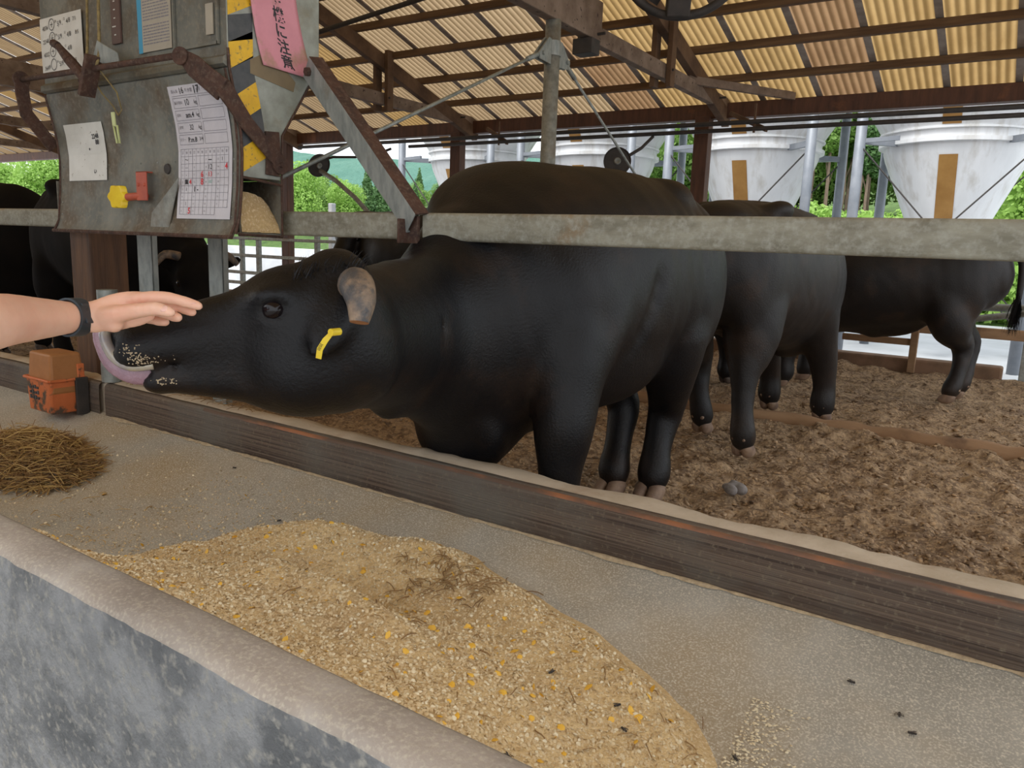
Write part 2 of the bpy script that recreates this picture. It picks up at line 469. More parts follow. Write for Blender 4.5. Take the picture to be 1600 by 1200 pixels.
# trusses
TX = [0.36, -2.77, -5.90, -9.05, -12.2, -15.3]
where = ['truss nearest the right edge of the barn', 'roof truss above the big steer, meeting the galvanised pipe post', 'roof truss left of the pipe post, above the diagonal steel brace',
         'roof truss behind the feed dispenser', 'far roof truss left of the feed dispenser', 'farthest roof truss at the left end of the barn']
for k, x in enumerate(TX):
    t = empty('roof_truss', (x, 5.5, 2.5), 'brown timber ' + where[k], 'roof truss', 'timber roof trusses')
    bm = new()
    beam(bm, (x, 7.85, zroof(7.85) - 0.15), (x, RIDGE_Y, zroof(RIDGE_Y) - 0.15), 0.075, 0.14)
    finish('rafter', bm, M['wood'], t, bevel=0.005)
    bm = new(); beam(bm, (x, 7.86, 2.53), (x, 5.02, 2.55), 0.07, 0.12)
    finish('tie_beam', bm, M['wood_grey'], t, bevel=0.005)
    bm = new(); beam(bm, (x, 5.06, 2.64), (x, 2.2, 2.66), 0.085, 0.26)
    finish('deep_tie_beam', bm, M['wood_grey'], t, bevel=0.006)
    for s in (-1, 1):
        bm = new(); beam(bm, (x + s * 0.062, 6.22 + s * 0.02, 2.42), (x + s * 0.062, 6.22 + s * 0.02, zroof(6.22) - 0.03), 0.045, 0.09, up=(0, 1, 0))
        finish('strut', bm, M['wood'], t, bevel=0.004)
    bm = new(); beam(bm, (x - 0.06, 5.0, 2.44), (x - 0.06, 5.0, zroof(5.0) - 0.05), 0.05, 0.12, up=(0, 1, 0))
    finish('king_strut', bm, M['wood_grey'], t, bevel=0.004)
    bm = new(); beam(bm, (x - 0.02, 5.06, 2.50), (x - 0.02, 6.35, 2.98), 0.05, 0.10)
    if k != 1: bm.free()
    else: bm.free()
    bm = new(); box(bm, x - 0.075, x + 0.075, 4.86, 4.98, 2.40, 2.50)
    finish('corbel', bm, M['dark'], t, bevel=0.004)
    for yy in (5.0, 6.22, 7.5):
        bm = new(); tube(bm, [(x - 0.1, yy, 2.55), (x + 0.1, yy, 2.55)], 0.010, 6)
        finish('bolt', bm, M['dark'], t)
    # eave post under it
    pw = 0.075
    bm = new()
    px = x - 0.19
    box(bm, px - pw, px + pw, 7.68, 7.80, 0.0, 2.42)
    o = finish('eave_post', bm, M['wood_red'], bevel=0.006)
    pl = ['far right corner of the pen', 'right of the big steer, between two silos', 'left of the pipe post', 'just right of the feed dispenser', 'left of the feed dispenser', 'far left end of the pen']
    tag(o, 'square timber post under the back eave, ' + pl[k], 'post', 'posts under the back eave')
bm = new(); beam(bm, (-2.80, 6.85, 2.60), (-2.1, 7.74, 2.56), 0.05, 0.07)
tag(finish('knee_brace', bm, M['wood_grey'], bevel=0.004), 'short level plank bracing the truss end to the eave beam above the silos', 'brace')
# longitudinal purlin-level brace seen upper left (dark cable)
bm = new(); tube(bm, [(-7.2, 5.1, 2.86), (-5.7, 5.15, 2.93), (-4.2, 5.2, 3.10), (-3.0, 5.2, 3.12)], 0.022, 8)
tag(finish('dark_conduit', bm, M['dark'], smooth=True), 'thick black cable hanging under a purlin above the brace', 'cable')

# pipe post with brackets and tie rods in the truss plane
t = empty('pipe_post', (-2.77, 4.48, 0), 'round galvanised pipe post holding up the truss behind the big steer', 'post')
bm = new(); tube(bm, [(-2.77, 4.48, -0.05), (-2.77, 4.48, 2.52)], 0.05, 24)
finish('pipe', bm, M['galv'], t, smooth=True)
bm = new(); lathe(bm, [(0.054, 0), (0.054, 0.09), (0.05, 0.09)], (-2.77, 4.48, 2.30), 24)
finish('collar', bm, M['galv_spot'], t)
for s in (-1, 1):
    bm = new()
    prism(bm, [(4.48 + s * 0.05, 2.39), (4.48 + s * 0.08, 2.40), (4.48 + s * 0.19, 2.29), (4.48 + s * 0.18, 2.25), (4.48 + s * 0.05, 2.24)], -2.785, -2.775)
    prism(bm, [(4.48 + s * 0.05, 2.39), (4.48 + s * 0.08, 2.40), (4.48 + s * 0.19, 2.29), (4.48 + s * 0.18, 2.25), (4.48 + s * 0.05, 2.24)], -2.755, -2.745)
    tube(bm, [(-2.80, 4.48 + s * 0.15, 2.29), (-2.73, 4.48 + s * 0.15, 2.29)], 0.014, 8)
    finish('bracket', bm, M['galv_spot'], t)
for a, b, lab in (((-2.765, 4.33, 2.29), (-2.765, 2.16, 1.29), 'thin galvanised tie rod sloping from the pipe post down to the feed dispenser'),
                  ((-2.765, 4.63, 2.29), (-2.765, 7.66, 0.74), 'thin galvanised tie rod sloping from the pipe post down behind the big steer')):
    A, B = Vector(a), Vector(b)
    bm = new(); d = (B - A).normalized()
    tube(bm, [A, A + d * 0.16], 0.016, 10)
    tube(bm, [A + d * 0.16, B], 0.0095, 8)
    tag(finish('tie_rod', bm, M['galv_spot'], smooth=True), lab, 'rod')

# conduits below the eave
for z, x1, r, lab in ((2.30, -8.6, 0.022, 'upper of the two long black pipes running just below the back eave'), (2.235, -6.6, 0.02, 'lower of the two long black pipes running just below the back eave')):
    bm = new(); tube(bm, [(2.5, 7.42, z), (x1, 7.42, z)], r, 10)
    tag(finish('black_pipe', bm, M['dark'], smooth=True), lab, 'pipe')
for x, lab in ((-2.35, 'over the second silo from the right'), (-5.25, 'left of the pipe post')):
    bm = new()
    tube(bm, [(x, 7.42, 2.20), (x, 7.42, 2.46)], 0.012, 6); beam(bm, (x - 0.3, 7.6, 2.42), (x + 0.12, 7.42, 2.22), 0.03, 0.04)
    tag(finish('pipe_hanger', bm, M['wood']), 'small hanger bracket for the black pipes ' + lab, 'bracket')

# round lamp heads on bent arms
def disc_lamp(c, aim, r, lab, arm):
    t = empty('round_lamp', c, lab, 'lamp', 'round lamp heads under the back eave')
    bm = new(); lathe(bm, [(0.0, -0.03), (r * 0.45, -0.05), (r * 0.95, -0.01), (r, 0.0), (r, 0.02), (r * 0.93, 0.022), (r * 0.9, 0.012), (0.0, 0.012)], c, 32, aim)
    finish('lamp_head', bm, M['dark'], t, autosmooth=40)
    bm = new(); lathe(bm, [(0.0, 0.02), (r * 0.2, 0.03), (r * 0.26, 0.02)], c, 20, aim)
    finish('hub', bm, M['galv'], t)
    bm = new(); tube(bm, arm, 0.016, 8)
    finish('arm', bm, M['dark'], t, smooth=True)
disc_lamp((-3.53, 7.0, 1.93), (0.5, -0.85, 0.1), 0.135, 'dark round lamp head facing the pen, above the rump of the big steer',
          [(-3.53, 7.03, 1.93), (-3.40, 7.25, 2.08), (-3.36, 7.42, 2.21)])
disc_lamp((-7.75, 7.0, 2.0), (0.95, -0.2, -0.45), 0.15, 'dark round lamp head tilted down, just right of the feed dispenser',
          [(-7.78, 7.05, 2.06), (-7.7, 7.2, 2.12), (-7.2, 7.35, 2.12), (-6.9, 7.42, 2.22)])
bm = new(); tube(bm, [(-7.72, 7.0, 1.93), (-7.45, 7.02, 1.8), (-7.2, 7.1, 1.6), (-6.85, 7.2, 1.25), (-6.5, 7.3, 0.9)], 0.03, 8)
tag(finish('hanging_hose', bm, M['galv'], smooth=True), 'grey hose hanging down from the lamp head right of the feed dispenser', 'hose')
bm = new(); tube(bm, [(-3.50, 7.0, 1.8), (-3.42, 7.02, 1.6), (-3.3, 7.05, 1.3)], 0.02, 8)
tag(finish('hanging_hose', bm, M['dark'], smooth=True), 'dark hose hanging from the lamp head above the big steer', 'hose')

# big round ventilation fan under the roof
fc = Vector((-2.09, 4.9, 2.995)); fa = Vector((0.45, -0.75, -0.30)).normalized()
_, fs, fu = frame_of(fa)
t = empty('barn_fan', fc, 'big dark round ventilation fan hung under the roof at the top of the picture', 'fan')
bm = new(); R = 0.42
tube(bm, [fc + fs * (R * math.cos(a)) + fu * (R * math.sin(a)) for a in [2 * PI * i / 48 for i in range(49)]], 0.028, 10, cap=False)
finish('guard_ring', bm, M['dark'], t, smooth=True)
bm = new(); lathe(bm, [(0, -0.1), (0.10, -0.1), (0.11, -0.06), (0.11, 0.1), (0, 0.12)], fc, 24, fa)
finish('motor', bm, M['dark'], t, autosmooth=40)
for kx in range(4):
    a = kx * PI / 2 + 0.5
    bm = new(); d1 = fs * math.cos(a) + fu * math.sin(a); d2 = fa.cross(d1)
    beam(bm, fc + d1 * 0.09 - fa * 0.02, fc + d1 * 0.38 - fa * 0.02, 0.13, 0.006, up=(fa + d2 * 0.5).normalized())
    finish('blade', bm, M['dark'], t)
bm = new()
beam(bm, fc - fu * R - fu * 0.0, fc - fu * (R - 0.36), 0.15, 0.12, up=fa)
finish('mounting_block', bm, M['dark'], t, bevel=0.01)
bm = new(); tube(bm, [fc + fu * R, (fc.x, fc.y + 0.1, zroof(5.0) - 0.02)], 0.02, 8)
finish('hanger', bm, M['dark'], t)

# rear fence rails
def fence(name, x0, x1, rails, posts, lab, m):
    t = empty(name, ((x0 + x1) / 2, 7.7, 0), lab, 'fence', 'rail fences along the back of the pen')
    for z, h in rails:
        bm = new(); box(bm, x0, x1, 7.655, 7.70, z - h / 2, z + h / 2)
        finish('rail', bm, m, t, bevel=0.008)
    for x in posts:
        bm = new(); box(bm, x - 0.035, x + 0.035, 7.70, 7.76, 0.0, 1.12)
        finish('post', bm, M['galv'], t, bevel=0.006)
fence('rail_fence', -2.9, 0.10, ((0.50, 0.09),), (0.02,), 'low brown rail fence behind the right hand steers', M['log'])
fence('rail_fence', 0.12, 2.5, ((1.0, 0.09), (0.70, 0.07), (0.50, 0.09)), (1.2,), 'rail fence at the far right end of the pen', M['wood_red'])
fence('rail_fence', -6.0, -3.0, ((1.05, 0.05), (0.62, 0.06), (0.40, 0.06)), (-4.6,), 'rail fence hidden mostly behind the big steer', M['wood_red'])
fence('rail_fence', -16, -6.2, ((1.04, 0.045), (0.78, 0.05), (0.52, 0.05), (0.36, 0.05)), (-7.5, -8.6, -9.9, -10.3, -11.6), 'grey rail fence seen between the head of the big steer and the feed dispenser', M['galv'])
bm = new(); box(bm, -1.42, -0.83, 7.62, 7.655, 0.34, 0.40); box(bm, -0.85, -0.79, 7.60, 7.66, 0.1, 0.5)
tag(finish('fence_stub', bm, M['log'], bevel=0.006), 'short brown rail and stub post under the belly of the right steer', 'fence')
# hay bar and pipe bits at the right edge
for pts, r, lab in (([(-0.4, 7.9, 0.60), (0.6, 7.95, 0.80), (1.5, 8.0, 0.92)], 0.03, 'dark slanting pipe beyond the right fence'), ([(-0.5, 8.0, 0.70), (0.5, 8.02, 0.72), (1.5, 8.0, 0.74)], 0.035, 'pale level pipe beyond the right fence')):
    bm = new(); tube(bm, pts, r, 10)
    tag(finish('yard_pipe', bm, M['galv'], smooth=True), lab, 'pipe')
# ================================================================== TROUGH, KERB, FEED
M['conc_top'] = mat('trough_concrete', (0.36, 0.31, 0.265), (0.275, 0.235, 0.20), 5, (1, 1, 1), 0.9, bump=0.5, bscale=90, c3=(0.43, 0.41, 0.38), s3=3.0, p3=(0.5, 0.8), c4=(0.46, 0.41, 0.33), s4=140, p4=(0.48, 0.80), bdist=0.004)
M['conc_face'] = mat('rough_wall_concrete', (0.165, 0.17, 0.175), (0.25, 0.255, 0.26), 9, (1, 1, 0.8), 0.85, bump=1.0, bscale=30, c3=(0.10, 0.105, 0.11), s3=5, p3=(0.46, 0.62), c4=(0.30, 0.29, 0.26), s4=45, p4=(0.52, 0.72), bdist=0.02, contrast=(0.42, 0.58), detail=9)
M['basin'] = mat('worn_basin_concrete', (0.46, 0.44, 0.39), (0.33, 0.315, 0.275), 3.2, (1, 1, 1), 0.85, bump=0.4, bscale=110, c3=(0.40, 0.31, 0.19), s3=1.1, p3=(0.44, 0.66), c4=(0.68, 0.64, 0.54), s4=190, p4=(0.48, 0.72), bdist=0.003)
TXA, TXB = -9.0, 4.0
tr = empty('feed_trough', (-2, 1.3, 0), 'long grey concrete feed trough across the foreground', 'trough')
WZ = 0.452   # near wall top
xs = np.concatenate([np.arange(TXA, -4.0, 0.12), np.arange(-4.0, 0.6, 0.02), np.arange(0.6, TXB + 0.01, 0.12)])
# near wall swept along x with a worn profile
def wall_profile(x):
    j = 0.006 * float(mnoise.noise(Vector((x * 3, 0, 0)))) + 0.002 * float(mnoise.noise(Vector((x * 14, 5, 0))))
    e = 0.008 * float(mnoise.noise(Vector((x * 5, 9, 0)))) + 0.004 * float(mnoise.noise(Vector((x * 19, 2, 0))))
    return [(0.655 + 0.02, -0.45), (0.655 + e * 0.3, 0.20), (0.655 + e, WZ - 0.05 + j), (0.657 + e, WZ - 0.018 + j), (0.668 + e * .5, WZ - 0.004 + j), (0.69, WZ + j), (0.72, WZ + 0.002 + j), (0.742, WZ + j * .5), (0.755, WZ - 0.008 + j * .5), (0.762, WZ - 0.03), (0.80, 0.24), (0.86, 0.12)]
P = np.array([[(x, y, z) for (y, z) in wall_profile(x)] for x in xs])
nx, npf = P.shape[:2]
idx = np.arange(nx * npf).reshape(nx, npf)
f = np.stack([idx[:-1, :-1].ravel(), idx[1:, :-1].ravel(), idx[1:, 1:].ravel(), idx[:-1, 1:].ravel()], 1)
me = np_mesh('near_wall', P.reshape(-1, 3), f)
wall = link_mesh('near_wall', me, [M['conc_top'], M['conc_face']], tr, True)
pi = np.tile(np.arange(npf - 1), nx - 1)
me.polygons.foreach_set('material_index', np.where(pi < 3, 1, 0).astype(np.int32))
# basin cross section, smooth curve
BP = [(0.84, 0.16), (0.90, 0.10), (1.0, 0.065), (1.15, 0.055), (1.30, 0.062), (1.45, 0.082), (1.60, 0.115), (1.75, 0.150), (1.86, 0.18), (1.95, 0.213), (2.0, 0.22)]
by, bz = np.array([p[0] for p in BP]), np.array([p[1] for p in BP])
def basin_z(Y):
    return np.interp(Y, by, bz)
yy = np.concatenate([np.linspace(0.84, 2.0, 60)])
g = grid_mesh('basin', xs, yy, lambda X, Y: basin_z(Y) + 0.002 * fbm(X * 3, Y * 3, 2), M['basin'], tr)
# kerb behind, dusty top
M['kerb_top'] = mat('dusty_kerb_top', (0.60, 0.51, 0.40), (0.48, 0.40, 0.30), 6, (1, 1, 1), 0.9, bump=0.5, bscale=80, c3=(0.34, 0.22, 0.13), s3=4, p3=(0.55, 0.8), bdist=0.005)
def kerb_profile(x):
    a = 0.010 * float(mnoise.noise(Vector((x * 4, 3, 0)))) + 0.004 * float(mnoise.noise(Vector((x * 17, 3, 0))))
    return [(1.965, 0.1), (1.965, 0.355), (1.985, 0.366 + a * .4), (2.03, 0.368 + a * .5), (2.065 + a, 0.364 + a), (2.085 + a * 1.5, 0.345), (2.10, 0.28), (2.11, -0.2)]
P = np.array([[(x, y, z) for (y, z) in kerb_profile(x)] for x in xs])
nx, npf = P.shape[:2]
idx = np.arange(nx * npf).reshape(nx, npf)
f = np.stack([idx[:-1, :-1].ravel(), idx[1:, :-1].ravel(), idx[1:, 1:].ravel(), idx[:-1, 1:].ravel()], 1)
link_mesh('back_kerb', np_mesh('back_kerb', P.reshape(-1, 3), f), M['kerb_top'], tr, True)
# plank facing the kerb
M['bare'] = mat('bare_red_wood', (0.13, 0.08, 0.055), (0.36, 0.14, 0.06), 3.2, (0.7, 2, 2), 0.6, contrast=(0.48, 0.62), bump=0.5)
M['plank'] = mat('wet_plank', (0.185, 0.135, 0.10), (0.05, 0.033, 0.026), 14, (0.05, 3, 9), 0.6, bump=0.8, bscale=28, c3=(0.145, 0.13, 0.11), s3=1.6, p3=(0.45, 0.62), c4=(0.22, 0.18, 0.13), s4=60, p4=(0.56, 0.80), bdist=0.006)
def plank_profile(x):
    a = 0.003 * float(mnoise.noise(Vector((x * 6, 1, 0))))
    return [(1.945, 0.196), (1.938, 0.21), (1.937 + a * .4, 0.28), (1.939, 0.335 + a), (1.940, 0.350 + a), (1.948, 0.362 + a), (1.968, 0.366 + a), (1.972, 0.35), (1.972, 0.196)]
def plank(x0, x1, lab):
    X = np.arange(x0, x1, 0.03)
    P = np.array([[(x, y, z) for (y, z) in plank_profile(x)] for x in X])
    nx, npf = P.shape[:2]
    idx = np.arange(nx * npf).reshape(nx, npf)
    f = np.stack([idx[:-1, :-1].ravel(), idx[1:, :-1].ravel(), idx[1:, 1:].ravel(), idx[:-1, 1:].ravel()], 1)
    me_ = np_mesh('kerb_plank', P.reshape(-1, 3), f)
    o = link_mesh('kerb_plank', me_, [M['plank'], M['bare']], None, True)
    pi_ = np.tile(np.arange(npf - 1), nx - 1); xi_ = np.repeat(X[:-1], npf - 1)
    gate = np.array([mnoise.noise(Vector((x * 1.1, 7, 0))) + 0.5 * mnoise.noise(Vector((x * 7, 2, 0))) for x in xi_]) > (0.02 if x0 > -3.7 else 9)
    me_.polygons.foreach_set('material_index', np.where((pi_ == 4) & (xi_ > -2.9), 1, 0).astype(np.int32))
    tag(o, lab, 'plank', 'planks along the trough kerb')
    # worn orange strip of bare wood just under the dust
    return o
plank(-3.66, 3.9, 'long wet dark brown plank facing the trough kerb below the steer')
plank(-8.9, -3.69, 'dark plank facing the trough kerb left of the orange holder')
# line of dried feed along the joint of plank and basin
rs = np.random.RandomState(5)
X = np.arange(-3.6, 3.5, 0.012)
a = 0.0045 + 0.009 * np.clip(np.array([mnoise.noise(Vector((x * 5, 4, 0))) + 0.5 * mnoise.noise(Vector((x * 23, 4, 0))) for x in X]), -0.5, 1)
prof = [(0.0, 0.5), (-0.5, 1.1), (-1.3, 0.7), (-2.1, -0.35)]
V = np.array([[(x, 1.938 + p[0] * aa * 1.2, 0.209 + p[1] * aa * 0.9) for p in prof] for x, aa in zip(X, a)])
nx, npf = V.shape[:2]
idx = np.arange(nx * npf).reshape(nx, npf)
f = np.stack([idx[:-1, :-1].ravel(), idx[1:, :-1].ravel(), idx[1:, 1:].ravel(), idx[:-1, 1:].ravel()], 1)
M['crust'] = mat('dried_feed', (0.62, 0.50, 0.33), (0.42, 0.33, 0.22), 60, rough=0.95, bump=0.5)
tag(link_mesh('dried_feed_line', np_mesh('dried_feed_line', V.reshape(-1, 3), f), M['crust'], None, True), 'thin pale line of dried feed along the foot of the plank', 'feed', kind='stuff')

# feed pile: height field on the basin
def smooth01(t):
    t = np.clip(t, 0, 1); return t * t * (3 - 2 * t)
def pile_h(X, Y):
    # far outline of the pile (Y as a function of X), tail to the left
    edge = np.interp(X, [-4.0, -3.0, -2.6, -2.3, -2.13, -1.95, -1.70, -1.50, -1.30, -1.10, -0.90, -0.70, -0.50, -0.40, -0.30], [1.25, 1.25, 1.26, 1.34, 1.50, 1.63, 1.76, 1.79, 1.80, 1.75, 1.70, 1.64, 1.56, 1.45, 1.2])
    edge = edge + 0.035 * fbm(X * 5, X * 0 + 2, 3)
    along = smooth01((X + 2.42) / 0.5) * smooth01((-0.28 - X) / 0.5)
    h = 0.090 * smooth01((edge - Y) / 0.17) * (0.06 + 0.94 * along)
    h = h + 0.12 * smooth01((edge - Y - 0.2) / 0.6) * along
    # hollow eaten out by the tongue, crest in front of it
    r = np.sqrt(((X + 1.45) / 0.30) ** 2 + ((Y - 1.40) / 0.12) ** 2)
    h = h - 0.090 * np.exp(-r ** 2 * 1.2)
    h = h + 0.055 * np.exp(-(((X + 1.35) / 0.42) ** 2 + ((Y - 1.235 + 0.10 * (X + 1.35)) / 0.07) ** 2))
    h = h + 0.035 * np.exp(-(((X + 1.80) / 0.2) ** 2 + ((Y - 1.52) / 0.12) ** 2))
    r2 = np.sqrt(((X + 1.86) / 0.14) ** 2 + ((Y - 1.25) / 0.08) ** 2)
    h = h - 0.05 * np.exp(-r2 ** 2)
    rough = (0.018 * fbm(X * 9, Y * 9, 3) + 0.004 * fbm(X * 50, Y * 50, 2) + 0.0025 * np.random.RandomState(1).rand(*X.shape))
    return h + rough * smooth01(h / 0.03) - 0.004
def pile_z(X, Y):
    return basin_z(Y) + pile_h(X, Y)
xs2 = np.arange(-4.0, -0.40, 0.0085); ys2 = np.arange(0.775, 1.86, 0.0085)
pile = grid_mesh('feed_pile', xs2, ys2, lambda X, Y: np.minimum(pile_z(X, Y), WZ - 0.02), M['feed'])
tag(pile, 'golden pile of ground grain feed heaped along the near side of the trough', 'feed', kind='stuff')
# ================================================================== RAIL, POSTS, FEEDER
def channel(bm, x0, x1, y, z0, z1, lip=0.022, th=0.006):
    r = 0.012
    prof = [(y + lip, z1), (y + r, z1), (y + r * .3, z1 - r * .3), (y, z1 - r), (y, z0 + r), (y + r * .3, z0 + r * .3), (y + r, z0), (y + lip, z0),
            (y + lip, z0 + th), (y + r, z0 + th), (y + th, z0 + r), (y + th, z1 - r), (y + r, z1 - th), (y + lip, z1 - th)]
    prism(bm, prof, x0, x1)
NR = [('neck_rail', -1.715, 3.2, 'long galvanised channel rail over the neck of the big steer, to the right edge'),
      ('neck_rail', -9.0, -1.735, 'galvanised channel rail left of the joint, passing behind the feed dispenser')]
for nm, a, b, lab in NR:
    bm = new(); channel(bm, a, b, 2.0, 1.102, 1.192, 0.05)
    tag(finish(nm, bm, M['rail'], autosmooth=50), lab, 'rail', 'galvanised neck rails')
# angle brace from dispenser to the rail joint
t = empty('diagonal_brace', (-1.75, 1.95, 1.1), 'steel channel brace sloping from the feed dispenser down to the neck rail', 'brace')
A, B = Vector((-2.325, 2.045, 1.715)), Vector((-1.735, 1.965, 1.155))
def chan_beam(bm, A, B, w, h, th=0.005, up=(0, -1, 0)):
    d, s, u = frame_of(B - A, up)
    for off, ww, hh in (((0, 0), w, th), ):
        pass
    # web faces the camera, two flanges behind
    beam(bm, A, B, w, th, up=u)
    sr = 1 if s.x > 0 else -1
    for sg in (-sr,):
        o = s * (sg * (w / 2 - th / 2)) - u * (h / 2)
        beam(bm, A + o, B + o, th, h, up=u)
bm = new(); chan_beam(bm, A, B, 0.085, 0.05, up=(-0.35, -1, 0.0))
finish('channel', bm, M['galv_spot'], t, bevel=0.002)
bm = new()
d, s, u = frame_of(B - A, (-0.35, -1, 0))
sg = 1 if s.x > 0 else -1
beam(bm, A + s * sg * 0.041 - u * 0.026, B + s * sg * 0.041 - u * 0.026, 0.006, 0.055, up=u)
finish('rusty_flange', bm, M['rust'], t, bevel=0.001)
bm = new(); tube(bm, [A + u * 0.002 + d * 0.03, A + u * 0.018 + d * 0.03], 0.016, 6)
finish('bolt', bm, M['rust'], t)
bm = new(); box(bm, -1.775, -1.725, 1.985, 2.0, 1.09, 1.18); box(bm, -1.775, -1.765, 1.94, 2.0, 1.09, 1.17)
finish('foot_bracket', bm, M['rust'], t, bevel=0.002)

# stanchions between kerb and rail
M['wood_post'] = mat('stained_post', (0.145, 0.072, 0.035), (0.075, 0.038, 0.022), 6, (3, 3, 0.35), 0.7, bump=0.4, c3=(0.26, 0.12, 0.045), s3=5, p3=(0.55, 0.8), st3=(3, 3, 0.4))
bm = new(); box(bm, -4.26, -4.06, 2.12, 2.32, -0.02, zroof(2.2) - 0.05)
tag(finish('wooden_post', bm, M['wood_post'], bevel=0.008), 'thick red brown wooden post behind the orange holder, under the feed dispenser', 'post')
for x, w, lab in ((-3.49, 0.17, 'galvanised flat stanchion right of the thick wooden post'), (-2.955, 0.15, 'galvanised flat stanchion just left of the head of the big steer')):
    bm = new()
    y = 2.06
    box(bm, x - w / 2 + 0.05, x + w / 2, y, y + 0.006, 0.30, 1.1)
    box(bm, x - w / 2 + 0.05, x - w / 2 + 0.056, y, y + 0.06, 0.30, 1.1)
    box(bm, x + w / 2 - 0.006, x + w / 2, y, y + 0.03, 0.30, 1.1)
    tag(finish('stanchion', bm, M['galv_spot'], bevel=0.002), lab, 'post', 'galvanised stanchions')
t = empty('pipe_stub', (-3.68, 1.9, 0.37), 'short galvanised pipe stub standing on the kerb beside the tongue of the steer', 'pipe')
bm = new(); tube(bm, [(-3.68, 1.99, 0.37), (-3.68, 1.99, 0.815)], 0.046, 24)
finish('pipe', bm, M['galv_spot'], t, smooth=False, autosmooth=40)
bm = new(); box(bm, -3.64, -3.2, 2.0, 2.03, 0.755, 0.785)
finish('arm', bm, M['galv'], t, bevel=0.004)

# --- automatic feed dispenser
FX0, FX1 = -3.62, -2.37
t = empty('feed_dispenser', (-3.0, 1.85, 1.09), 'big grey steel automatic feed dispenser hanging at the upper left above the trough', 'feed dispenser')
FZT = 2.75
def front_y(z):
    return float(np.interp(z, [1.09, 1.12, 1.269, 1.40, 1.486, 1.56, 1.647, 1.70, 3.0], [1.745, 1.765, 1.782, 1.788, 1.780, 1.765, 1.745, 1.740, 1.738]))
prof = [(front_y(z), z) for z in (1.30, 1.40, 1.486, 1.56, 1.647, 1.70)] + [(1.738, FZT), (2.16, FZT), (2.148, 1.74), (1.962, 1.46), (1.955, 1.30)]
bm = new(); prism(bm, prof, FX0, FX1)
bo = finish('body', bm, [M['hopper'], M['hopper_side']], t, bevel=0.004)
for p in bo.data.polygons:
    if abs(p.normal.x) > 0.9: p.material_index = 1
# lower box with the open outlet at the right end
bm = new()
prism(bm, [(1.965, 1.30), (1.958, 1.10), (1.76, 1.10), (1.76, 1.106), (1.952, 1.106), (1.958, 1.30)], FX0, FX1)   # back + floor
box(bm, FX0, FX1 - 0.006, 1.775, 1.781, 1.10, 1.30)
box(bm, FX0, FX0 + 0.005, 1.76, 1.96, 1.10, 1.30)
finish('outlet_box', bm, M['hopper'], t)
# feed seen in the outlet
bm = new()
n = 14
rows = []
for i in range(n + 1):
    yv = lerp(1.783, 1.955, i / n)
    top = 1.255 - 0.01 * (i / n) - 0.06 * (i / n) ** 5
    rows.append([bm.verts.new((FX1 - 0.004 - 0.05 * (j / 10) ** 1.5, yv, 1.108 + (top - 1.108) * (j / 10) + (0.004 * mnoise.noise(Vector((yv * 60, j * 2.3, 1)))))) for j in range(11)])
for a_, b_ in zip(rows[:-1], rows[1:]):
    for j in range(10):
        bm.faces.new((a_[j], b_[j], b_[j + 1], a_[j + 1]))
finish('outlet_feed', bm, M['feed'], t, smooth=True)
# front hatch, curved sheet with rim
def sheet_on_front(bm, x0, x1, z0, z1, off, n=24, th=0.0015, skew=0.0):
    zs = np.linspace(z0, z1, n)
    F, Bk = [], []
    for z in zs:
        y = front_y(z) - off
        sx = skew * (z - z0)
        F.append((bm.verts.new((x0 + sx, y, z)), bm.verts.new((x1 + sx, y, z))))
        Bk.append((bm.verts.new((x0 + sx, y + th, z)), bm.verts.new((x1 + sx, y + th, z))))
    for i in range(n - 1):
        bm.faces.new((F[i][0], F[i][1], F[i + 1][1], F[i + 1][0]))
        bm.faces.new((Bk[i][1], Bk[i][0], Bk[i + 1][0], Bk[i + 1][1]))
        bm.faces.new((F[i][1], Bk[i][1], Bk[i + 1][1], F[i + 1][1]))
        bm.faces.new((Bk[i][0], F[i][0], F[i + 1][0], Bk[i + 1][0]))
    bm.faces.new((F[0][0], Bk[0][0], Bk[0][1], F[0][1])); bm.faces.new((F[-1][1], Bk[-1][1], Bk[-1][0], F[-1][0]))
bm = new(); sheet_on_front(bm, FX0 + 0.004, FX1 - 0.002, 1.085, 1.655, 0.008, th=0.006)
hatch = finish('front_hatch', bm, M['hopper'], t, autosmooth=40)
bm = new()
for xx in (FX0 + 0.008, FX1 - 0.008):
    tube(bm, [(xx, front_y(z) - 0.009, z) for z in np.linspace(1.09, 1.655, 14)], 0.005, 6)
tube(bm, [(FX0, front_y(1.09) - 0.010, 1.088), (FX1, front_y(1.09) - 0.010, 1.088)], 0.008, 6)
finish('rusty_rim', bm, M['rust'], hatch)
RIV = []
for i in range(11):
    x = lerp(FX0 + 0.06, FX1 - 0.04, i / 10)
    for z in (1.12, ) + ((1.36,) if 2 < i < 9 else ()):
        RIV.append((x, z))
for i in range(5):
    for x in (FX0 + 0.035, FX1 - 0.03):
        RIV.append((x, 1.16 + i * 0.05))
for x, z in RIV:
    bm = new(); lathe(bm, [(0.0, 0.0025), (0.003, 0.002), (0.004, 0)], (x, front_y(z) - 0.0085, z), 8, (0, -1, 0))
    finish('rivet', bm, M['galv'], hatch)
bm = new(); lathe(bm, [(0, .006), (0.018, .006), (0.02, 0)], (-2.80, front_y(1.31) - 0.008, 1.335), 20, (0, -1, 0))
finish('round_plug', bm, M['dark'], hatch)
# raised seam above hatch, folded lip
bm = new(); prism(bm, [(1.737, 1.66), (1.722, 1.668), (1.724, 1.69), (1.738, 1.70)], FX0, FX1)
finish('folded_lip', bm, M['hopper'], t)
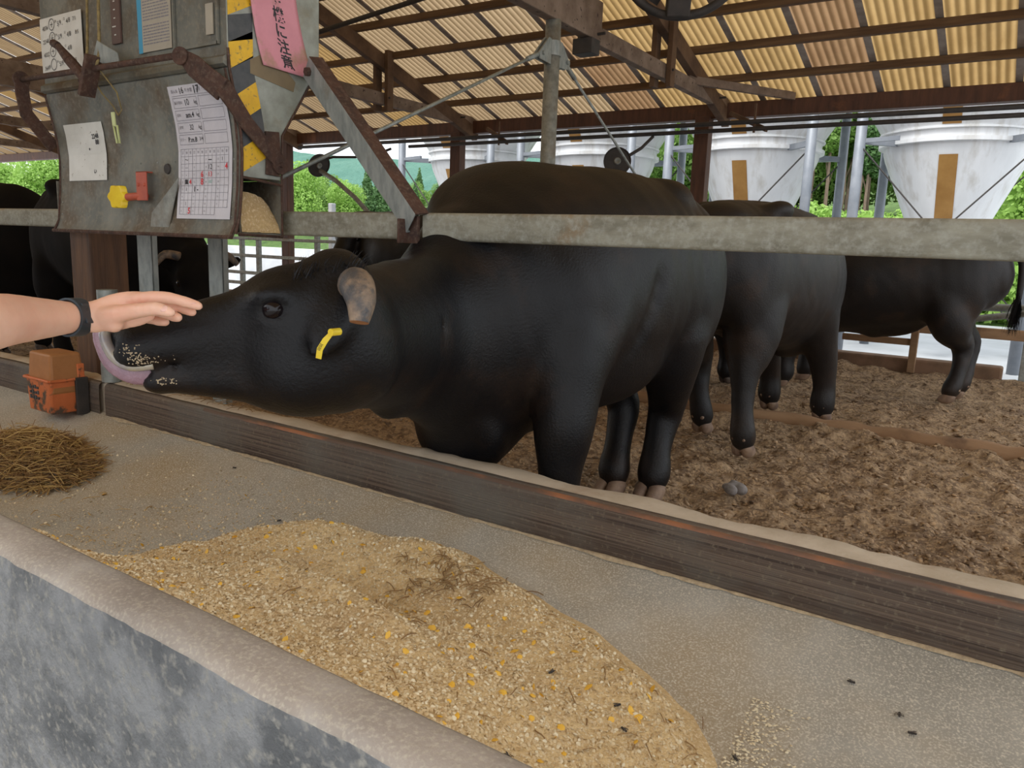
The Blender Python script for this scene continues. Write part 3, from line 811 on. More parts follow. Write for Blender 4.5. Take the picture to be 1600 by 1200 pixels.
# grey plate flap and rust patch
bm = new(); prism(bm, [(-2.90, 1.105), (-2.78, 1.10), (-2.70, 1.30), (-2.885, 1.17)], front_y(1.15) - 0.016, front_y(1.15) - 0.010, axis='y')
finish('lower_plate', bm, M['galv'], hatch, bevel=0.002)
# yellow black tape on the right end
ends = []
za, zb = 1.325, FZT
def y_edge(z): return front_y(z) + 0.004
bm = new()
strip_w = 0.10
k = 0
def tape_piece(bm, zlo, zhi, skew=0.055, x=FX1 + 0.0015):
    def W_(z): return strip_w
    n = 5
    L0 = []; R0 = []
    for i in range(n + 1):
        z = lerp(zlo, zhi, i / n)
        L0.append(bm.verts.new((x, y_edge(max(z - 0.0, 1.31)), z)))
        zr = min(z + skew, FZT - 0.01)
        R0.append(bm.verts.new((x, y_edge(zr) + strip_w, zr)))
    for i in range(n):
        bm.faces.new((L0[i], R0[i], R0[i + 1], L0[i + 1]))
by_, bk_ = new(), new()
z = 1.315
i = 0
while z < FZT - 0.1:
    hgt = 0.085
    tape_piece(bk_ if i % 2 else by_, z, z + hgt, skew=0.06 if (i < 4 or i > 6) else (0.03 if i == 5 else 0.055))
    z += hgt; i += 1
tp = finish('hazard_tape', by_, M['tape_y'], t)
finish('black_stripes', bk_, M['tape_k'], tp)
# small vertical edge fold and outlet frame in rust
bm = new()
tube(bm, [(FX1 + 0.003, front_y(z) + 0.0, z) for z in np.linspace(1.10, 1.72, 10)], 0.005, 6)
tube(bm, [(FX1 + 0.003, 1.957, 1.095), (FX1 + 0.003, 1.957, 1.30), (FX1 + 0.003, 1.964, 1.46), (FX1 + 0.003, 2.15, 1.742)], 0.004, 6)
tube(bm, [(FX1 + 0.003, 1.78, 1.30), (FX1 + 0.003, 1.957, 1.283)], 0.005, 6)
tube(bm, [(FX1 + 0.002, 1.765, 1.098), (FX1 + 0.002, 1.957, 1.095)], 0.006, 6)
finish('edge_folds', bm, M['rust'], t)
# flat brackets of the lever linkage
def flat_bar(bm, pts, w, th, n=(0, -1, 0)):
    """flat plate following points, width per point, in the plane with normal n"""
    n = Vector(n).normalized()
    pts = [Vector(p) for p in pts]
    Lf, Rt = [], []
    for i, p in enumerate(pts):
        d = (pts[min(i + 1, len(pts) - 1)] - pts[max(i - 1, 0)]).normalized()
        s = d.cross(n).normalized()
        ww = w[i] if isinstance(w, (list, tuple)) else w
        Lf.append((bm.verts.new(p - s * ww / 2 + n * th / 2), bm.verts.new(p - s * ww / 2 - n * th / 2)))
        Rt.append((bm.verts.new(p + s * ww / 2 + n * th / 2), bm.verts.new(p + s * ww / 2 - n * th / 2)))
    for i in range(len(pts) - 1):
        bm.faces.new((Lf[i][0], Lf[i + 1][0], Rt[i + 1][0], Rt[i][0]))
        bm.faces.new((Lf[i][1], Rt[i][1], Rt[i + 1][1], Lf[i + 1][1]))
        bm.faces.new((Lf[i][0], Lf[i][1], Lf[i + 1][1], Lf[i + 1][0]))
        bm.faces.new((Rt[i][1], Rt[i][0], Rt[i + 1][0], Rt[i + 1][1]))
    bm.faces.new((Lf[0][1], Lf[0][0], Rt[0][0], Rt[0][1])); bm.faces.new((Lf[-1][0], Lf[-1][1], Rt[-1][1], Rt[-1][0]))
RX = FX1 + 0.016
lv = None
bm = new()
flat_bar(bm, [(RX, 1.705, 1.59), (RX, 1.745, 1.545), (RX, 1.80, 1.482), (RX, 1.90, 1.395), (RX, 1.945, 1.36)], [0.07, 0.062, 0.056, 0.052, 0.050], 0.010, (1, 0, 0))
flat_bar(bm, [(-2.50, 1.665, 1.685), (-2.455, 1.668, 1.655), (-2.40, 1.68, 1.615), (RX + 0.004, 1.702, 1.575)], [0.05, 0.075, 0.075, 0.080], 0.010, (0.12, -0.99, 0))
lathe(bm, [(0.034, -0.006), (0.034, 0.006)], (RX, 1.942, 1.355), 20, (1, 0, 0), cap=True)
lathe(bm, [(0.030, -0.006), (0.030, 0.006)], (-2.505, 1.652, 1.688), 20, (0.35, -0.93, 0), cap=True)
lv = finish('lever_arm', bm, M['rust'], t, bevel=0.002)
bm = new(); lathe(bm, [(0, 0.016), (0.010, 0.016), (0.011, 0)], (RX, 1.942, 1.355), 6, (1, 0, 0)); finish('pivot_bolt', bm, M['rust'], lv)
bm = new(); flat_bar(bm, [(FX1 + 0.006, 1.915, 1.47), (FX1 + 0.006, 1.92, 1.40), (FX1 + 0.006, 1.915, 1.315)], 0.062, 0.008, (1, 0, 0))
finish('lever_bracket', bm, M['rust'], t, bevel=0.002)
LXX = FX0 - 0.016
bm = new()
flat_bar(bm, [(LXX, 1.655, 1.705), (LXX, 1.655, 1.65), (LXX, 1.665, 1.57), (LXX, 1.77, 1.44)], 0.055, 0.010, (1, 0, 0))
lathe(bm, [(0.034, -0.006), (0.034, 0.006)], (LXX, 1.655, 1.705), 20, (1, 0, 0), cap=True)
finish('lever_arm', bm, M['rust'], t, bevel=0.002)
bm = new(); tube(bm, [(LXX, 1.655, 1.705), (-2.50, 1.650, 1.690)], 0.011, 10)
finish('pull_rod', bm, M['rust'], t, smooth=True)
bm = new()
cx = -3.14
tube(bm, [(cx + 0.02, 1.652, 1.665), (cx - 0.06, 1.638, 1.735)], 0.021, 10)
tube(bm, [(cx - 0.06, 1.638, 1.735), (cx - 0.13, 1.632, 1.795)], [0.021, 0.013], 10)
tube(bm, [(cx - 0.13, 1.632, 1.795), (cx - 0.165, 1.630, 1.810)], 0.015, 10)
beam(bm, (cx + 0.03, 1.645, 1.60), (cx + 0.10, 1.645, 1.74), 0.02, 0.06, up=(0, -1, 0))
beam(bm, (cx - 0.01, 1.66, 1.64), (cx + 0.08, 1.66, 1.72), 0.055, 0.03, up=(0, -1, 0))
finish('handle_clamp', bm, M['rust'], t, bevel=0.002)
bm = new(); prism(bm, [(cx + 0.05, 1.735), (cx + 0.09, 1.80), (cx + 0.22, 1.745), (cx + 0.23, 1.705), (cx + 0.12, 1.715)], 1.665, 1.672, axis='y')
finish('hinge_plate', bm, M['galv_spot'], t, bevel=0.002)
# frame on upper right of the front and a level gauge
bm = new()
for a, b, c, d in ((-2.66, -2.41, 1.735, 1.745), (-2.66, -2.41, 2.30, 2.31), (-2.665, -2.655, 1.735, 2.31), (-2.415, -2.405, 1.735, 2.31)):
    box(bm, a, b, 1.730, 1.738, c, d)
finish('sight_frame', bm, M['hopper'], t)
bm = new(); box(bm, -2.475, -2.435, 1.733, 1.737, 1.77, 1.87); finish('pale_label', bm, M['paper3'], t)
bm = new(); box(bm, -3.06, -3.02 + 0.02, 1.730, 1.737, 1.80, 2.35); g = finish('gauge_strip', bm, mat('brown_gauge', (0.11, 0.065, 0.055), rough=0.5), t)
bm = new()
for i in range(16):
    z = 1.83 + i * 0.03
    w = 0.016 if i % 5 == 1 else 0.004
    box(bm, -3.035 - w, -3.031 + 0.003, 1.7285, 1.7295, z, z + 0.004)
finish('gauge_marks', bm, M['paper'], g)
# yellow tap with a red bracket
t2 = t
bm = new()
yv = front_y(1.2) - 0.008
box(bm, -2.955, -2.885, yv - 0.03, yv - 0.024, 1.215, 1.325)
box(bm, -2.955, -2.885, yv - 0.03, yv, 1.32, 1.325)
for bx_ in (-2.94, -2.90): lathe(bm, [(0, .004), (0.007, .004), (0.008, 0)], (bx_, yv - 0.030, 1.275), 8, (0, -1, 0))
tube(bm, [(-2.92, yv - 0.012, 1.235), (-3.02, yv - 0.030, 1.228)], 0.015, 12)
red = finish('red_bracket', bm, M['red_p'], hatch, bevel=0.002)
bm = new()
pr = []
for i in range(24):
    a = 2 * PI * i / 24
    rr_ = 0.047 + 0.006 * math.cos(6 * a)
    pr.append((rr_ * math.cos(a), rr_ * math.sin(a)))
A_ = [bm.verts.new((-3.058 + p[0] * 0.75, yv - 0.058 + p[0] * 0.25, 1.228 + p[1] * .95)) for p in pr]
B_ = [bm.verts.new((-3.046 + p[0] * 0.75, yv - 0.036 + p[0] * 0.25, 1.228 + p[1] * .95)) for p in pr]
for i in range(24): bm.faces.new((A_[i], A_[(i + 1) % 24], B_[(i + 1) % 24], B_[i]))
bm.faces.new(A_[::-1]); bm.faces.new(B_)
kn = finish('yellow_knob', bm, M['yellow_p'], hatch, bevel=0.004)
# ropes
def rope(pts, r, lab, m):
    bm = new(); tube(bm, pts, r, 8, up=(0, 1, 0))
    return tag(finish('rope', bm, m, smooth=True), lab, 'rope')
M['rope'] = mat('yellow_rope', (0.36, 0.27, 0.11), (0.20, 0.15, 0.07), 60, rough=0.9, bump=0.5)
rope([(-3.13, 1.71, 2.75), (-3.145, 1.70, 2.2), (-3.15, 1.69, 1.95), (-3.145, 1.68, 1.80), (-3.08, 1.64, 1.74)], 0.005, 'thin yellow rope hanging at the left of the brown gauge strip', M['rope'])
rope([(-2.98 - 0.07, 1.70, 2.75), (-3.055, 1.69, 2.2), (-3.06, 1.685, 1.95), (-3.045, 1.67, 1.76), (-3.035, 1.65, 1.70)], 0.006, 'thicker yellow rope hanging along the brown gauge strip', M['rope'])
rope([(-3.09, 1.645, 1.70), (-3.10, 1.70, 1.62), (-3.085, 1.735, 1.575), (-3.06, 1.74, 1.54), (-3.035, 1.74, 1.56), (-3.02, 1.715, 1.62), (-3.03, 1.66, 1.69)], 0.003, 'loop of twine hanging from the rusty pull rod', M['rope'])
t3 = empty('clothes_peg', (-3.07, 1.745, 1.46), 'pale yellow plastic clip with writing hanging on the twine loop', 'clip')
M['peg'] = mat('pale_yellow_plastic', (0.62, 0.66, 0.30), (0.55, 0.60, 0.28), 9, rough=0.4)
bm = new()
yv2 = 1.738
pz = [(-3.085, 1.555), (-3.062, 1.55), (-3.04, 1.46), (-3.045, 1.43), (-3.06, 1.425), (-3.072, 1.44)]
prism(bm, [(-3.095, 1.553), (-3.072, 1.553), (-3.066, 1.50), (-3.088, 1.50)], yv2 - 0.010, yv2 - 0.004, axis='y')
finish('clip_body', bm, M['peg'], t3, bevel=0.002)
bm = new(); tube(bm, [(-3.08, yv2 - 0.008, 1.50), (-3.062, yv2 - 0.008, 1.435), (-3.045, yv2 - 0.008, 1.433), (-3.055, yv2 - 0.008, 1.50), (-3.08, yv2 - 0.008, 1.50)], 0.0045, 8, up=(0, 1, 0))
finish('clip_loop', bm, M['peg'], t3, smooth=True)

# --- sheets and writing on the dispenser
FONT_CACHE = {}
def text_mesh(s, size, place, m, name, parent, bold=0.0, align='CENTER', ext=0.0003):
    """text laid on a surface: place(u, v) -> world point, u right, v up"""
    cu = bpy.data.curves.new('txt', 'FONT')
    cu.body = s; cu.size = size; cu.align_x = align; cu.align_y = 'CENTER'
    cu.offset = bold
    cu.resolution_u = 3
    tmp = bpy.data.objects.new('txt', cu)
    COL.objects.link(tmp)
    bpy.context.view_layer.update()
    me = bpy.data.meshes.new_from_object(tmp.evaluated_get(bpy.context.evaluated_depsgraph_get()))
    bpy.data.objects.remove(tmp); bpy.data.curves.remove(cu)
    if not len(me.vertices):
        return None
    for v in me.vertices:
        v.co = Vector(place(v.co.x, v.co.y))
    if name is None:
        return me
    return link_mesh(name, me, m, parent)
def join_writing(name, items, m, parent):
    """items: list of (string, size, place, bold)"""
    bm = new()
    for it in items:
        me = text_mesh(it[0], it[1], it[2], m, None, None, it[3] if len(it) > 3 else 0.0, it[4] if len(it) > 4 else 'CENTER')
        if me:
            bm.from_mesh(me); bpy.data.meshes.remove(me)
    me = bpy.data.meshes.new(name); bm.to_mesh(me); bm.free()
    return link_mesh(name, me, m, parent)
def fp(x, z, off, rot=0.0, sx=1.0, skew=0.0):
    c, s_ = math.cos(rot), math.sin(rot)
    def pl(u, v):
        u *= sx
        X = x + u * c - v * s_ + skew * v; Z = z + u * s_ + v * c
        return (X, front_y(Z) - off, Z)
    return pl

# 1 upper left list
s1 = empty('list_sheet', (-3.27, 1.73, 1.72), 'white sheet with four lines of handwritten numbers at the upper left of the dispenser', 'notice', )
x0, x1, z0, z1 = -3.665 + 0.065, -3.25, 1.725, 1.955
x0 = FX0 + 0.015; x1 = -3.275
bm = new(); sheet_on_front(bm, x0, x1, z0, z1, 0.010, n=4)
finish('sheet', bm, M['paper'], s1)
it = []
for i, (a, b) in enumerate((('4036', '29'), ('2248', '24'), ('4022', '24'), ('3649', '24'))):
    z = 1.922 - i * 0.052
    it += [(a, 0.024, fp(x0 + 0.045, z - 0.008, 0.0117, 0.1)), ('\u2295' if i < 3 else '\u25ef', 0.034, fp(x0 + 0.098, z, 0.0117)), (b, 0.014, fp(x0 + 0.13, z + 0.010, 0.0117)), ('5/9', 0.026, fp(x0 + 0.16, z, 0.0117, 0.1)),
           ('.', 0.03, fp(x0 + 0.185, z, 0.0117)), ('12', 0.014, fp(x0 + 0.20, z + 0.012, 0.0117)), ('4/8', 0.026, fp(x0 + 0.232, z + 0.002, 0.0117, 0.1))]
    if i in (1, 3): it.append(('8/5', 0.022, fp(x0 + 0.295 if i == 1 else x0 + 0.268, z + 0.004, 0.0117)))
    if i == 0: it.append(('7/1', 0.022, fp(x0 + 0.28, z + 0.004, 0.0117)))
join_writing('handwriting', it, M['ink'], s1)

# 2 lower left card
s2 = empty('blank_card', (-3.33, 1.76, 1.30), 'nearly blank white card at the lower left of the dispenser hatch', 'notice')
bm = new(); sheet_on_front(bm, -3.525, -3.225, 1.30, 1.53, 0.0135, n=12)
finish('sheet', bm, M['paper'], s2, smooth=False)
join_writing('handwriting', [('2248', 0.026, fp(-3.29, 1.475, 0.0155, 0.05), 0.0006), ('88', 0.026, fp(-3.28, 1.452, 0.0155), 0.0008), ('\u2022', 0.04, fp(-3.345, 1.425, 0.0155)), ('\u3044', 0.022, fp(-3.31, 1.335, 0.0155), 0.0006)], M['ink'], s2)

# 3 feeding chart
s3 = empty('feeding_chart', (-2.55, 1.77, 1.15), 'laminated feeding chart with printed table and black and red handwriting on the hatch', 'notice')
cx0, cx1, cz0, cz1 = -2.725, -2.405, 1.15, 1.62
bm = new(); sheet_on_front(bm, cx0, cx1, cz0, cz1, 0.0135, n=26)
finish('sheet', bm, M['paper2'], s3)
bm = new()
def hl(xa, xb, z, th=0.0013): sheet_on_front(bm, xa, xb, z, z + th, 0.0152, n=2, th=0.0001)
def vl(x, za, zb, th=0.0013): sheet_on_front(bm, x, x + th, za, zb, 0.0152, n=8, th=0.0001)
w_ = cx1 - cx0
L_, R_ = cx0 + 0.018, cx1 - 0.018
for r_ in range(4):
    zt = 1.578 - r_ * 0.042
    for xa, xb in ((L_, L_ + 0.52 * (R_ - L_) - 0.006), (L_ + 0.54 * (R_ - L_), R_)):
        hl(xa, xb, zt); hl(xa, xb, zt - 0.034); vl(xa, zt - 0.034, zt); vl(xb, zt - 0.034, zt)
hl(L_, R_, 1.585)
tz1, tz0 = 1.402, 1.165
rowh = (tz1 - tz0) / 9
for i in range(10):
    hl(L_, R_ if i < 9 else L_ + (R_ - L_) * 9 / 12, tz1 - i * rowh, 0.0012)
for j in range(13):
    vl(L_ + (R_ - L_) * j / 12 - 0.0006, tz0 if j < 10 else tz0 + rowh, tz1, 0.0018 if j % 3 == 0 else 0.001)
me_rules = finish('ruled_lines', bm, M['ink_grey'], s3)
cell = lambda c, r: (L_ + (R_ - L_) * (c + 0.5) / 12, tz1 - (r + 0.5) * rowh)
O = 0.0154
it = [('\u5c0e\u5165\u5e74', 0.014, fp(L_ + 0.02, 1.60, O)), ('\u6708 \u4f53\u91cd', 0.014, fp(L_ + 0.105, 1.60, O)), ('\u30f6\u6708 \u30fb\u751f\u5f8c', 0.014, fp(L_ + 0.185, 1.60, O)), ('\u6708\u9f62', 0.014, fp(R_ - 0.008, 1.60, O)),
      ('\u57fa\u672c\u98fc\u6599', 0.0125, fp(L_ + 0.030, 1.562, O)), ('\u6717\u6599', 0.0125, fp(L_ + 0.020, 1.520, O)), ('\u6717\u8349', 0.0125, fp(L_ + 0.020, 1.478, O)), ('\u30ef\u30e9\u30fb', 0.0125, fp(L_ + 0.022, 1.436, O))]
heads = '\u65e5\u4f53\u98df\u65e5\u4f53\u98df\u65e5\u4f53\u98df\u65e5\u4f53\u98df'
for j in range(12): it.append((heads[j], 0.012, fp(*cell(j, 0), O)))
for blk in range(4):
    for r_ in range(8):
        nnum = blk * 8 + r_ + 1
        if nnum <= 31: it.append((str(nnum), 0.009, fp(*cell(blk * 3, r_ + 1), O)))
join_writing('printed_words', it, M['ink_grey'], s3)
it = [('16', 0.030, fp(L_ + 0.062, 1.601, O, 0.1)), ('17', 0.036, fp(L_ + 0.150, 1.600, O), 0.0005), ('26', 0.036, fp(R_ - 0.045, 1.604, O, 0.1), 0.0012),
      ('10', 0.030, fp(L_ + 0.080, 1.561, O, 0.1)), ('am.4', 0.026, fp(L_ + 0.085, 1.519, O), 0.0003), ('32', 0.026, fp(L_ + 0.082, 1.477, O)), ('P.m.8', 0.024, fp(L_ + 0.080, 1.434, O), 0.0003),
      ('kg', 0.018, fp(L_ + 0.132, 1.561, O)), ('kg', 0.018, fp(L_ + 0.132, 1.519, O)), ('kg', 0.018, fp(L_ + 0.132, 1.477, O)), ('3/4', 0.018, fp(L_ + 0.132, 1.436, O)),
      ('\u301c', 0.020, fp(*cell(1, 1), O)), ('\u2014', 0.018, fp(*cell(7, 1), O), 0.001), ('1', 0.02, fp(*cell(10, 1), O)), ('\u2014', 0.018, fp(*cell(1, 2), O)), ('12', 0.026, fp(*cell(7, 2), O)),
      ('-', 0.02, fp(*cell(1, 3), O)), ('\u7121', 0.020, fp(*cell(1, 4), O), 0.0006), ('1', 0.02, fp(*cell(1, 5), O)), ('1 -', 0.026, fp(cell(3, 5)[0] + 0.012, cell(3, 5)[1], O), 0.0008), ('1', 0.02, fp(*cell(1, 7), O))]
join_writing('black_handwriting', it, M['ink'], s3)
it = [('4', 0.030, fp(*cell(11, 2), O), 0.0008), ('6', 0.030, fp(*cell(5, 3), O), 0.0006), ('13', 0.026, fp(*cell(7, 3), O)), ('4', 0.026, fp(*cell(2, 4), O), 0.0006), ('8', 0.032, fp(*cell(5, 4), O), 0.0006), ('5', 0.030, fp(*cell(2, 8), O), 0.0008)]
join_writing('red_handwriting', it, M['ink_red'], s3)
join_writing('green_handwriting', [('1507', 0.015, fp(*cell(7, 4), O))], M['ink_green'], s3)

# 4 aged paper with blue edge, upper
s4 = empty('notice_paper', (-2.79, 1.735, 1.75), 'brownish printed paper with a bright blue left edge on the upper front of the dispenser', 'notice')
bm = new(); box(bm, -2.86, -2.675, 1.7325, 1.734, 1.75, 2.05); finish('sheet', bm, M['paper3'], s4)
bm = new(); prism(bm, [(-2.882, 1.748), (-2.858, 1.748), (-2.858, 2.06), (-2.888, 2.06)], 1.7315, 1.7335, axis='y'); finish('blue_edge', bm, mat('blue_edge', (0.05, 0.32, 0.52), rough=0.5), s4)
it = []
rs = np.random.RandomState(11)
bm = new()
for i in range(24):
    z = 1.775 + i * 0.0105
    if i % 8 == 7: continue
    xa = -2.85
    while xa < -2.69:
        wd = 0.004 + 0.022 * rs.rand()
        box(bm, xa, min(xa + wd, -2.688), 1.7318, 1.7322, z, z + 0.0042)
        xa += wd + 0.004
finish('printed_rows', bm, M['ink_grey'], s4)

# 5 pink warning sign on the right end
s5 = empty('warning_sign', (FX1, 1.95, 1.70), 'curled pink paper warning sign with black vertical lettering on the end of the dispenser', 'sign')
def pink_pt(u, v):
    """u 0..1 across, v 0..1 down; curled sheet hanging on the end plate"""
    v = max(v, 0.0)
    y0 = 1.815; w = 0.205
    top = 2.16; bot = 1.68
    z = lerp(top, bot, v)
    z += (0.03 * (1 - u)) * v * 0.4
    drift = 0.075 * max(0, v - 0.42) ** 1.15 * 1.9
    y = y0 + drift * (1 - 0.15 * (1 - u)) + w * u * (1 + 0.10 * max(0, v - 0.5))
    x = FX1 + 0.004 + 0.016 * math.sin(v * 5.0 + 0.6) * (v ** 1.2) + 0.035 * max(0, v - 0.6) ** 1.3 * (0.4 + u) + 0.012
    return Vector((x, y, z))
bm = new()
nu, nv = 14, 36
G = [[bm.verts.new(pink_pt(i / nu, j / nv)) for i in range(nu + 1)] for j in range(nv + 1)]
for j in range(nv):
    for i in range(nu):
        bm.faces.new((G[j][i], G[j][i + 1], G[j + 1][i + 1], G[j + 1][i]))
o = finish('paper', bm, M['pink'], s5, smooth=True)
so = o.modifiers.new('thick', 'SOLIDIFY'); so.thickness = 0.0012; so.offset = -1
chars = '\u81ea\u52d5\u7d66\u990c\u6a5f\u306b\u6ce8\u610f'
it = []
step = 0.108
for k_, ch in enumerate(chars):
    vc = 0.935 - (len(chars) - 1 - k_) * step
    if vc < 0.05: continue
    def pl(u, v, vc=vc):
        q = pink_pt(0.56 - 0.10 * max(0, vc - 0.5) + u / 0.205, vc - v / 0.46)
        return q + Vector((0.0022, 0, 0))
    it.append((ch, 0.050, pl, 0.0010))
join_writing('lettering', it, M['ink'], s5)
bm = new(); prism(bm, [(1.83, 1.70), (1.83, 1.655), (2.02, 1.625), (2.03, 1.66), (1.92, 1.75)], FX1 + 0.001, FX1 + 0.002)
finish('brown_stain_paper', bm, mat('old_brown_paper', (0.25, 0.19, 0.11), (0.20, 0.15, 0.09), 8, rough=0.8), s5)

# --- mineral lick in its orange holder on the plank
t = empty('mineral_lick_holder', (-4.0, 1.86, 0.20), 'orange plastic mineral lick holder fixed on the trough plank at the left edge', 'holder')
hx, hy = -3.925, 1.842
def rbox(bm, cx, cy, w, d, z0, z1, taper=0.0, ang=0.0):
    vs = []
    for z, k_ in ((z0, 1 - taper), (z1, 1.0)):
        for a, b in ((-1, -1), (1, -1), (1, 1), (-1, 1)):
            x, y = a * w / 2 * k_, b * d / 2 * k_
            vs.append(bm.verts.new((cx + x * math.cos(ang) - y * math.sin(ang), cy + x * math.sin(ang) + y * math.cos(ang), z)))
    for f in ((3, 2, 1, 0), (4, 5, 6, 7), (0, 1, 5, 4), (1, 2, 6, 5), (2, 3, 7, 6), (3, 0, 4, 7)):
        bm.faces.new([vs[i] for i in f])
ang = 0.0
bm = new(); rbox(bm, hx, hy, 0.235, 0.165, 0.215, 0.375, 0.06)
hb = finish('tray', bm, M['orange'], t, bevel=0.008)
bm = new()
for (a, b) in (((-1, -1), (1, -1)), ((1, -1), (1, 1)), ((1, 1), (-1, 1)), ((-1, 1), (-1, -1))):
    beam(bm, (hx + a[0] * 0.123, hy + a[1] * 0.088, 0.378), (hx + b[0] * 0.123, hy + b[1] * 0.088, 0.378), 0.014, 0.012)
finish('rim', bm, M['orange'], t, bevel=0.003)
bm = new(); box(bm, hx + 0.06, hx + 0.115, hy + 0.05, hy + 0.085, 0.38, 0.45); finish('clip_tab', bm, M['orange'], t, bevel=0.005)
bm = new(); box(bm, hx + 0.118, hx + 0.135, hy + 0.03, hy + 0.09, 0.20, 0.385); finish('back_plate', bm, M['dark'], t, bevel=0.004)
bm = new()
for i in range(4):
    for j in range(3):
        box(bm, hx - 0.085 + i * 0.024, hx - 0.070 + i * 0.024, hy - 0.0845, hy - 0.080, 0.275 + j * 0.026, 0.293 + j * 0.026 - (0.006 if (i + j) % 2 else 0))
finish('moulded_mark', bm, M['tape_k'], hb)
bm = new(); rbox(bm, hx, hy + 0.005, 0.205, 0.145, 0.31, 0.505, -0.16)
for v_ in bm.verts:
    pass
tag(finish('mineral_lick', bm, M['white_lick'], bevel=0.012), 'brown square mineral lick block sitting in the orange holder', 'lick block')
